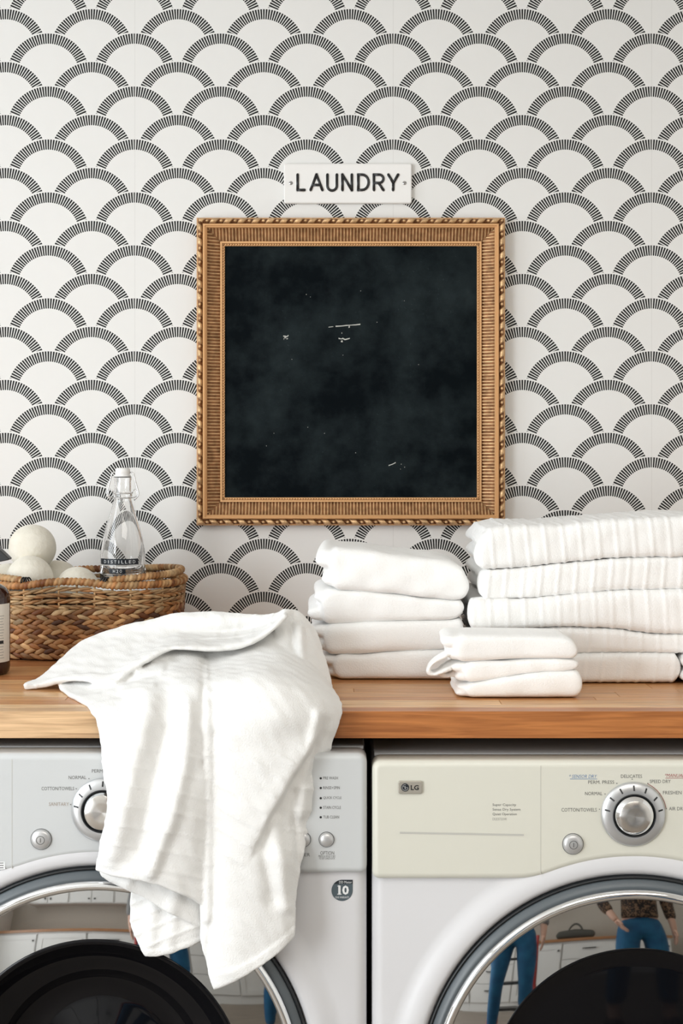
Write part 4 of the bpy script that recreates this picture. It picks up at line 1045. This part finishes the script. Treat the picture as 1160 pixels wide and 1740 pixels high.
for i in range(34):
    a = th_at(i * PER / 34); g = G()
    g.add(*tube([oval(a, z, 0.0015 if z > BZ0 + 0.085 and i % 2 else -0.001) for z in np.linspace(BZ0 + 0.004, BZ0 + BH + 0.008 * hump(a), 8)], 0.0018, 6), rb.choice(straw_light)); g.out('stake', M['wicker'], bask, True)
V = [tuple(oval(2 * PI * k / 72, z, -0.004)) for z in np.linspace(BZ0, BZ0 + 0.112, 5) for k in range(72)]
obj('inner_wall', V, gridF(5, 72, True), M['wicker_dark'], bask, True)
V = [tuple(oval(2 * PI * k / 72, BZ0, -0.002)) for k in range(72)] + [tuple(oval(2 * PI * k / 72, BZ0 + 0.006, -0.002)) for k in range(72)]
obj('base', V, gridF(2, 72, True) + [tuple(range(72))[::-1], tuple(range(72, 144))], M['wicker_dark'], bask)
def wrapped(path, r, pitch, closed, pal):
    """a coil of cane wound round a core: ridged tube with one tone per turn"""
    p = np.array(path); seg = np.linalg.norm(np.diff(p, axis=0), axis=1); L = seg.sum(); n = max(4, int(L / pitch)); m = 7
    s = np.concatenate([[0], np.cumsum(seg)]); tt = np.linspace(0, L, n * m + 1)[: (n * m if closed else n * m + 1)]
    q = np.stack([np.interp(tt, s, p[:, i]) for i in range(3)], 1)
    V, Fc = tube(q, r, 10, closed); V = np.array(V).reshape(len(q), 10, 3)
    cs = []
    for _ in range(n + 2): f_ = rb.uniform(0.75, 1.15); cs.append(tuple(min(1, c * f_) for c in rb.choice(pal)))
    cols = np.zeros((len(q), 10, 3))
    for i in range(len(q)):
        for k in range(10):
            ph = i / m + 0.35 * math.sin(2 * PI * k / 10); fr = ph % 1.0
            V[i, k] = q[i] + (V[i, k] - q[i]) * (0.80 + 0.32 * math.sin(PI * fr) ** 0.7)
            cols[i, k] = cs[int(math.floor(ph)) % len(cs)]
    return V.reshape(-1, 3), Fc, cols.reshape(-1, 3)
def rim_z(a):
    return BZ0 + BH + 0.002 + 0.008 * hump(a)
V, Fc, C_ = wrapped([oval(a, BZ0 + BH, 0.001) * np.array((1, 1, 0)) + np.array((0, 0, rim_z(a))) for a in fine], 0.0062, 0.0072, True, straw + straw_light[:2])
obj('rim', V, Fc, M['wicker'], bask, True, cols=C_)
for sgn in (1, -1):
    a0, a1 = (-PI / 2 + 0.30, PI / 2 - 0.30) if sgn > 0 else (PI / 2 + 0.36, 3 * PI / 2 - 0.36)
    path = []
    for t in np.linspace(0, 1, 60):
        a = a0 + (a1 - a0) * t
        path.append(oval(a, BZ0 + BH, -0.004) * np.array((1, 1, 0)) + np.array((0, 0, BZ0 + BH + 0.010 + 0.008 * math.sin(PI * t) ** 0.6)))
    V, Fc, C_ = wrapped(path, 0.0058, 0.0068, False, straw_light + straw[:1])
    h = obj('handle', V, Fc, M['wicker'], bask, True, cols=C_)
    for e in (path[0], path[-1]):
        g = G()
        for j in range(3):
            c = np.array(e) + np.array((0.004 * (j - 1) * sgn - 0.004 * sgn, 0, -0.003)); pts = [c + np.array((0.003 * math.cos(w), 0.009 * math.cos(w + 0.6), 0.009 * math.sin(w))) for w in np.linspace(0, 2 * PI, 17)[:-1]]
            g.add(*tube(pts, 0.0013, 6, True))
        g.out('cord_tie', M['cord'], h, True)

# wool dryer balls
def wool(px, py, D, rpx, label, group='felted wool balls heaped in the basket'):
    c = P(px, py, D); r = rpx * D / F; V, Fc = ball((0, 0, 0), r, 40, 26); V = np.array(V); V = V * (1 + 0.012 * wobble(V, int(px * 7 + py), 45))[:, None] + np.array(c)
    tag(obj('wool_ball', V, Fc, M['wool'], None, True, origin=c), label, 'wool ball', group)
wool(55, 931, 2.475, 39.5, 'cream wool dryer ball resting topmost on the heap in the basket')
wool(51, 984, 2.425, 40, 'cream wool dryer ball directly below and in front of the topmost ball')
wool(14, 992, 2.505, 35, 'cream wool dryer ball half hidden behind the black pump nozzle')
wool(97, 990, 2.52, 38, 'shaded cream wool dryer ball right of the topmost ball, behind the others')
wool(131, 1001, 2.44, 38, 'cream wool dryer ball whose top just clears the basket rim between the handles')
for bx_, by_ in ((-0.565, 2.47), (-0.505, 2.41), (-0.505, 2.53)):
    pxx = bx_ / by_ * F + 580; pyy = HY + (CAMZ - (BZ0 + 0.006 + 0.043)) / by_ * F
    wool(pxx, pyy, by_, 0.0405 / by_ * F, 'wool ball hidden low in the basket under the visible ones', 'wool balls hidden at the bottom of the basket')

# ------------------------------------------------------------------ swing-top bottle
BD = 2.485; bxc = X(208.5, BD); k = BD / F
zb = Z(987, BD)
def zz(py): return Z(py, BD)
swing = thing('swing_top_bottle', (bxc, BD, zb), 'clear glass swing-top bottle with black embossed labels, nearly empty, standing in the basket', 'bottle')
ck = [slab(X(150, 2.44), X(262, 2.44), lambda x: Z(987, BD) - 0.0006, lambda x: Z(987, BD) - 0.040, 2.41, 2.56, 0.018), slab(X(152, 2.44), X(258, 2.44), lambda x: Z(987, BD) - 0.038, lambda x: Z(987, BD) - 0.080, 2.41, 2.56, 0.018),
      slab(X(150, 2.44), X(260, 2.44), lambda x: Z(987, BD) - 0.078, lambda x: BZ0 + 0.0065, 2.41, 2.56, 0.018)]
V, N, Fc = fuse(ck, 0.003, 3)
tag(obj('folded_cloth', V, Fc, M['terry'], None, True), 'white folded cloth inside the basket, right under the glass bottle', 'cloth')
prof = [(0.5, None, zb), (33, None, zb), (37.5, None, zb + 0.004), (38.5, None, zb + 0.010), (38.4, 0, zz(966)), (38.3, 0, zz(960)), (37.8, 0, zz(945)), (36.5, 0, zz(932)), (34, 0, zz(917)), (29.5, 0, zz(898)), (24, 0, zz(880)), (19.5, 0, zz(866)), (16.2, 0, zz(855)), (14.7, 0, zz(848)),
        (15.6, 0, zz(845.5)), (16.4, 0, zz(842)), (15.6, 0, zz(838.5)), (14.6, 0, zz(836)), (14.6, 0, zz(818)), (15.2, 0, zz(814)), (15.2, 0, zz(811)), (13.5, 0, zz(809.5))]
outer = [(r * k, z) for r, _, z in prof]
th_ = 0.0026
inner = [(max(0.0003, r - th_), z) for r, z in outer if z > zb + 0.006][::-1]
inner = [(10.5 * k, zz(809.5))] + inner[1:] + [(32 * k, zb + 0.006), (0.5 * k, zb + 0.005)]
gl = obj('glass_body', *lathe_z(bxc, BD, outer + inner, 64), M['glass'], swing, True); fix_normals(gl)
wl = zz(960)
wat = [(0.3 * k, zb + 0.0052), (31.8 * k, zb + 0.0062), (38.4 * k - th_ + 0.0003, zb + 0.012), (38.3 * k - th_ + 0.0003, wl), (0.3 * k, wl)]
fix_normals(obj('water', *lathe_z(bxc, BD, wat, 64), M['water'], swing, True))
cap = [(0.3 * k, zz(795)), (10 * k, zz(795)), (12.2 * k, zz(797)), (12.6 * k, zz(804)), (11.8 * k, zz(806.5)), (13.2 * k, zz(807)), (13.2 * k, zz(809)), (0.3 * k, zz(809))]
fix_normals(obj('stopper', *lathe_z(bxc, BD, cap, 40), M['ceramic'], swing, True))
obj('stopper_washer', *lathe_z(bxc, BD, [(11 * k, zz(809.2)), (14 * k, zz(809.2)), (14 * k, zz(811.5)), (11 * k, zz(811.5))], 32, True), M['ceramic'], swing, True)
g = G()
for s in (-1, 1):
    pts = [(bxc + s * q * k, BD, zz(y_)) for q, y_ in ((11, 803), (16, 802.5), (18.5, 805), (22, 820), (27, 838), (26, 843), (22, 847), (19, 850))]
    g.add(*tube(pts, 0.0012, 8))
    lo = [(bxc + s * q * k, BD, zz(y_)) for q, y_ in ((15, 846), (20, 845), (25, 842), (24, 835), (21, 831.5), (17, 834), (16, 838))]
    g.add(*tube(lo, 0.0011, 6))
for y_ in (838, 846): g.add(*tube([(bxc + 16.4 * k * math.cos(a), BD + 16.4 * k * math.sin(a), zz(y_)) for a in np.linspace(0, 2 * PI, 33)[:-1]], 0.001, 6, True))
g.out('wire_bail', M['wire'], swing, True)
def tape(x0, x1, y0, y1, txt, tx0, tx1):
    rr = 38.9 * k
    def on(px_, py_, lift=0.0):
        s = (px_ - 208.5) / 38.9; s = max(-0.98, min(0.98, s)); r_ = rr + lift
        return (bxc + r_ * s, BD - r_ * math.sqrt(1 - s * s), zz(py_))
    xs = np.linspace(x0, x1, 17); V = [on(a, b) for a in xs for b in (y0, y1)] ; V += [on(a, b, -0.0006) for a in xs for b in (y0, y1)]
    Fc = [(2 * i, 2 * i + 1, 2 * i + 3, 2 * i + 2) for i in range(16)]
    lab = obj('label_tape', V, Fc, M['tape'], swing)
    n = len(txt); w = (tx1 - tx0) / n
    for i, ch in enumerate(txt):
        W, Ff = font_mesh(ch); mn, mx = W.min(0), W.max(0); s = (W - mn) / np.maximum(mx - mn, 1e-6)
        cw = w * (0.62 if ch != 'I' else 0.16); cx_ = tx0 + (i + 0.5) * w
        obj('tape_letter', [on(cx_ - cw / 2 + a * cw, (y0 + y1) / 2 + 2.6 - b * 5.2, 0.0006) for a, b, _ in s], Ff, M['tape_text'], lab)
tape(174.5, 238.5, 947, 957, 'DISTILLED', 181, 235); tape(191, 219, 963.5, 971.5, 'H2O', 197, 214)

# ------------------------------------------------------------------ amber pump bottle at the left border
AD = 2.225; ax_ = X(-23, AD); k = AD / F
az = lambda p: Z(p, AD)
amb = thing('pump_bottle', (ax_, AD, CT), 'dark amber pump bottle with a cream printed label at the left border of the photo', 'bottle')
ob = [(0.5, CT + 0.0008), (33, CT + 0.0008), (38, CT + 0.004), (39.5, CT + 0.012), (39.5, az(1018)), (38, az(1008)), (33, az(999)), (24, az(993)), (15, az(990)), (14, az(978)), (0.5, az(978))]
fix_normals(obj('amber_body', *lathe_z(ax_, AD, [((r * k), z) for r, z in ob], 56), M['amber'], amb, True))
V = [(ax_ + 40.0 * k * math.cos(a), AD + 40.0 * k * math.sin(a), z) for z in (az(1122), az(1024)) for a in np.radians(np.linspace(-160, -5, 40))]
lab = obj('paper_label', V, gridF(2, 40), M['label'], amb, True)
def arcbar(py, h, a0, a1, m, name):
    V = [(ax_ + 40.15 * k * math.cos(a), AD + 40.15 * k * math.sin(a), az(py + s * h / 2)) for s in (1, -1) for a in np.radians(np.linspace(a0, a1, 14))]
    obj(name, V, gridF(2, 14), m, lab)
for i in range(16):
    yy = 1044 + i * 4.7
    if i == 9: arcbar(1088, 5.4, -120, -32, M['ink_black'], 'printed_bar')
    else: arcbar(yy, 1.1, -120, -30 - (i * 7 % 5), M['ink_light'], 'printed_line')
fix_normals(obj('pump_collar', *lathe_z(ax_, AD, [(0.5 * k, az(990)), (17 * k, az(990)), (17 * k, az(968)), (8 * k, az(966)), (6 * k, az(957)), (0.5 * k, az(957))], 32), M['pump'], amb, True))
# nozzle head pointing right
hp = [(-48, 935), (-34, 922), (-10, 925), (4, 935), (18, 948.5), (17, 951), (0, 954.5), (-12, 956), (-30, 957), (-46, 950)]
pts = [(X(a, AD), az(b)) for a, b in hp]
V = [(x, AD - 0.010, z) for x, z in pts] + [(x, AD + 0.010, z) for x, z in pts]; n = len(pts)
h = fix_normals(obj('pump_head', V, [tuple(range(n)), tuple(range(n, 2 * n))[::-1]] + [(i, (i + 1) % n, n + (i + 1) % n, n + i) for i in range(n)], M['pump'], amb)); bevel(h, 0.003, 3)

# ------------------------------------------------------------------ far side of the room (seen mirrored in the doors)
def base_unit(x0, x1, label, drawers):
    r = thing('base_cabinet', ((x0 + x1) / 2, YB + 0.3, 0), label, 'cabinet', 'white base cabinets across the room')
    obj('carcass', *box(x0 + 0.001, x1 - 0.001, YB + 0.002, YB + 0.58, 0.0, 0.87), M['cab'], r)
    y1 = YB + 0.6
    if drawers:
        z = 0.12
        for hh in (0.25, 0.25, 0.22):
            d = bevel(obj('drawer', *box(x0 + 0.012, x1 - 0.012, YB + 0.575, y1, z, z + hh - 0.01), M['cab'], r), 0.003)
            obj('handle', *box((x0 + x1) / 2 - 0.08, (x0 + x1) / 2 + 0.08, y1 + 0.01, y1 + 0.022, z + hh * 0.6, z + hh * 0.6 + 0.014), M['black_metal'], d); z += hh
    else:
        d = bevel(obj('cabinet_door', *box(x0 + 0.012, x1 - 0.012, YB + 0.575, y1, 0.12, 0.84), M['cab'], r), 0.003)
        g = G()
        for b in ((x0 + 0.012, x0 + 0.08, 0.12, 0.84), (x1 - 0.08, x1 - 0.012, 0.12, 0.84), (x0 + 0.08, x1 - 0.08, 0.12, 0.19), (x0 + 0.08, x1 - 0.08, 0.77, 0.84)):
            g.add(*box(b[0], b[1], y1, y1 + 0.008, b[2], b[3]))
        g.out('door_frame', M['cab'], d); V, Fc = ball((x1 - 0.045, y1 + 0.02, 0.75), 0.014, 14, 10); obj('knob', V, Fc, M['black_metal'], d, True)
xs = [-2.25, -1.62, -1.0, -0.4, 0.2, 0.85, 1.5]
pos = ['nearest the garden door', 'second from the garden door', 'third from the garden door', 'fourth from the garden door', 'fifth from the garden door', 'farthest from the garden door']
for i in range(6): base_unit(xs[i], xs[i + 1], ('white drawer cabinet with black pulls across the room, ' if i in (2, 4) else 'white shaker door cabinet across the room, ') + pos[i], i in (2, 4))
t = obj('far_worktop', *box(-2.27, 1.52, YB + 0.002, YB + 0.63, 0.871, 0.911), M['wood']); t.color = (0.40, 0.20, 0.09, 1); bevel(t, 0.003); tag(t, 'brown wooden worktop over the white cabinets, seen mirrored in the machine doors', 'worktop')
for i in range(3):
    x0 = -1.95 + i * 0.62
    r = thing('wall_cabinet', (x0 + 0.31, YB + 0.17, 1.33), ('white wall cabinet nearest the garden door', 'middle white wall cabinet across the room', 'white wall cabinet nearest the canvas bag')[i], 'cabinet', 'white wall cabinets across the room')
    obj('carcass', *box(x0 + 0.001, x0 + 0.619, YB + 0.002, YB + 0.32, 1.33, 2.1), M['cab'], r)
    for s in (0, 1):
        d = bevel(obj('cabinet_door', *box(x0 + 0.01 + s * 0.3, x0 + 0.3 + s * 0.3, YB + 0.321, YB + 0.342, 1.34, 2.09), M['cab'], r), 0.003)
        V, Fc = ball((x0 + (0.27 if s == 0 else 0.35), YB + 0.352, 1.40), 0.014, 14, 10); obj('knob', V, Fc, M['black_metal'], d, True)
# canvas bag on the far worktop
r = thing('canvas_bag', (0.35, YB + 0.33, 0.912), 'dark grey canvas bag with two handles on the far worktop', 'bag')
V, Fc = slab(0.10, 0.60, lambda x: 1.06 - 0.03 * abs(x - 0.35) / 0.25, lambda x: 0.9125, YB + 0.2, YB + 0.46, 0.05, 32, 30, 3.0); obj('bag_body', V, Fc, M['bag'], r, True)
for yy in (YB + 0.26, YB + 0.40): obj('handle', *tube([(0.26 + 0.18 * t, yy, 1.03 + 0.11 * math.sin(PI * t) ** 0.6) for t in np.linspace(0, 1, 18)], 0.009, 8), M['bag'], r, True)
# red step ladder
r = thing('step_ladder', (-0.2, -0.62, 0), 'red folding step ladder standing behind the photographer', 'ladder')
for sx in (-0.40, 0.0):
    obj('rail', *tube([(sx, -0.50, 0.012), (sx * 0.9 - 0.02, -0.72, 0.92)], 0.016, 8), M['red'], r); obj('rear_leg', *tube([(sx, -0.98, 0.012), (sx * 0.9 - 0.02, -0.72, 0.90)], 0.013, 8), M['red'], r)
for i in range(3):
    z = 0.22 + 0.23 * i; yy = -0.50 - 0.22 * z / 0.92; bevel(obj('step', *box(-0.385, -0.015, yy - 0.09, yy + 0.03, z, z + 0.025), M['black_metal'], r), 0.003)

# ------------------------------------------------------------------ two people behind the camera, mirrored in the dryer door
def skin_mesh(name, nodes_, edges, m, parent, root=0, sub=2):
    me = bpy.data.meshes.new(name); base = wloc(parent)
    me.from_pydata([tuple(np.array(p) - np.array(base)) for p, _ in nodes_], edges, []); o = bpy.data.objects.new(name, me); COL.objects.link(o); o.parent = parent
    o.modifiers.new('skin', 'SKIN'); 
    for i, (_, r) in enumerate(nodes_):
        d = me.skin_vertices[0].data[i]; d.radius = (r, r) if np.isscalar(r) else r; d.use_root = (i == root)
    s = o.modifiers.new('sub', 'SUBSURF'); s.levels = sub; s.render_levels = sub
    me.materials.append(m)
    dg = bpy.context.evaluated_depsgraph_get(); m2 = bpy.data.meshes.new_from_object(o.evaluated_get(dg)); o.modifiers.clear(); o.data = m2; m2.name = name
    m2.polygons.foreach_set('use_smooth', [True] * len(m2.polygons)); m2.materials.clear(); m2.materials.append(m)
    return o
def person(x, y, label, top_mat, hip_hand, stance):
    r = thing('person', (x, y, 0), label, 'person')
    j = lambda a, b, c: (x + a, y + b, c)
    sp = stance
    Nn = [(j(0, 0, 0.95), (0.13, 0.09)), (j(0, 0.0, 1.08), (0.115, 0.085)), (j(0, 0, 1.25), (0.13, 0.09)), (j(0, -0.01, 1.38), (0.11, 0.07)), (j(0, 0.0, 1.46), 0.048), (j(0, 0.015, 1.53), 0.052), (j(0, 0.02, 1.60), (0.072, 0.085)), (j(0, 0.01, 1.67), (0.062, 0.07))]
    Ee = [(i, i + 1) for i in range(7)]
    def limb(start, pts):
        prev = start
        for p, q in pts: Nn.append((p, q)); Ee.append((prev, len(Nn) - 1)); prev = len(Nn) - 1
        return prev
    legs = {}
    for s in (-1, 1):
        limb(0, [(j(s * 0.09, 0, 0.86), 0.085), (j(s * (0.10 + sp * 0.3), 0.02, 0.66), 0.075), (j(s * (0.10 + sp * 0.6), 0.03, 0.48), 0.054), (j(s * (0.10 + sp * 0.8), -0.01, 0.30), 0.052), (j(s * (0.10 + sp), -0.03, 0.09), 0.036), (j(s * (0.10 + sp), 0.03, 0.04), 0.036), (j(s * (0.11 + sp), 0.15, 0.026), 0.026)])
        if hip_hand and s == hip_hand: arm = [(j(s * 0.17, -0.01, 1.37), 0.05), (j(s * 0.29, -0.05, 1.16), 0.040), (j(s * 0.20, 0.07, 0.985), 0.027)]; hd = np.array((-s * 0.5, 0.15, -0.75))
        else: arm = [(j(s * 0.17, -0.01, 1.37), 0.05), (j(s * 0.225, -0.02, 1.11), 0.040), (j(s * 0.235, 0.05, 0.90), 0.027)]; hd = np.array((0, 0.15, -1.0))
        hd = hd / np.linalg.norm(hd); w = limb(3, arm); wp = np.array(arm[-1][0]); side = np.array((0, 1.0, 0.15)); side -= hd * hd.dot(side); side /= np.linalg.norm(side)
        palm = limb(w, [(tuple(wp + hd * 0.05), (0.030, 0.016))])
        for f in range(4):
            o_ = side * (0.027 - 0.018 * f); L = (0.068, 0.076, 0.070, 0.055)[f]; c = wp + hd * 0.075 + o_; inn = np.array((-s, 0, 0)) * 0.012
            limb(palm, [(tuple(c), 0.0095), (tuple(c + hd * L * 0.5), 0.0088), (tuple(c + hd * L + inn), 0.0075)])
        limb(palm, [(tuple(wp + hd * 0.035 + side * 0.033), 0.0105), (tuple(wp + hd * 0.065 + side * 0.052), 0.009), (tuple(wp + hd * 0.09 + side * 0.056), 0.008)])
    skin_mesh('body', Nn, Ee, M['skin'], r)
    # jeans
    Jn = [(j(0, 0, 0.97), (0.142, 0.105)), (j(0, 0, 1.03), (0.135, 0.10))]; Je = [(0, 1)]
    for s in (-1, 1):
        prev = 0
        for p, q in [(j(s * 0.092, 0, 0.86), 0.10), (j(s * (0.10 + sp * 0.3), 0.02, 0.66), 0.088), (j(s * (0.10 + sp * 0.6), 0.03, 0.48), 0.066), (j(s * (0.10 + sp * 0.8), -0.01, 0.30), 0.063), (j(s * (0.10 + sp), -0.03, 0.11), 0.050)]:
            Jn.append((p, q)); Je.append((prev, len(Jn) - 1)); prev = len(Jn) - 1
    skin_mesh('jeans', Jn, Je, M['denim'], r)
    Tn = [(j(0, 0, 0.985), (0.165, 0.125)), (j(0, 0, 1.12), (0.15, 0.11)), (j(0, 0, 1.25), (0.148, 0.105)), (j(0, -0.005, 1.385), (0.125, 0.085)), (j(0, 0, 1.43), 0.065)]; Te = [(0, 1), (1, 2), (2, 3), (3, 4)]
    for s in (-1, 1):
        prev = 3
        arm = [(j(s * 0.17, -0.01, 1.37), 0.064), (j(s * 0.29, -0.05, 1.16), 0.053), (j(s * 0.225, 0.04, 1.03), 0.044)] if hip_hand and s == hip_hand else [(j(s * 0.17, -0.01, 1.37), 0.064), (j(s * 0.225, -0.02, 1.11), 0.053), (j(s * 0.234, 0.03, 0.96), 0.044)]
        for p, q in arm: Tn.append((p, q)); Te.append((prev, len(Tn) - 1)); prev = len(Tn) - 1
    skin_mesh('top', Tn, Te, top_mat, r, root=1)
    for s in (-1, 1):
        V, Fc = ball(j(s * (0.105 + sp), 0.05, 0.036), 0.06, 20, 14, (0.72, 2.05, 0.6)); V = [(a, b, max(c, 0.002)) for a, b, c in V]; obj('shoe', V, Fc, M['shoe'], r, True)
        V, Fc = ball(j(s * 0.030, 0.098, 1.600), 0.0125, 12, 8); obj('eye', V, Fc, M['eye'], r, True)
        V, Fc = ball(j(s * 0.072, 0.005, 1.59), 0.022, 12, 8, (0.35, 0.7, 1.2)); obj('ear', V, Fc, M['skin'], r, True)
    V, Fc = ball(j(0, 0.108, 1.575), 0.016, 12, 8, (0.7, 1.1, 1.3)); obj('nose', V, Fc, M['skin'], r, True)
    V, Fc = ball(j(0, 0.097, 1.545), 0.02, 12, 8, (1.2, 0.5, 0.35)); obj('mouth', V, Fc, M['lip'], r, True)
    V, Fc = ball(j(0, -0.012, 1.635), 0.1, 28, 18, (0.9, 1.02, 0.98)); V = [(a, min(b, y + 0.055) if c < 1.655 else b, c if c > 1.5 else c) for a, b, c in V]; hv = obj('hair', V, Fc, M['hair'], r, True)
    return r
person(-0.16, -0.30, 'person in blue jeans and grey knit top, legs mirrored left in the dryer door', M['knit'], 0, 0.05)
person(0.80, -0.10, 'person in leopard print top and blue jeans, hand at hip, mirrored atop dryer door', M['leopard'], -1, 0.03)
# unseen ceiling lamp housing, added above the fill light
lz = thing('added_ceiling_lamp', (0.5, 0.1, ZC - 0.06), 'flat white rectangular ceiling lamp above the room', 'lamp')
obj('housing', *box(-0.27, 1.27, -0.52, 0.72, ZC - 0.06, ZC - 0.002), M['cab'], lz)
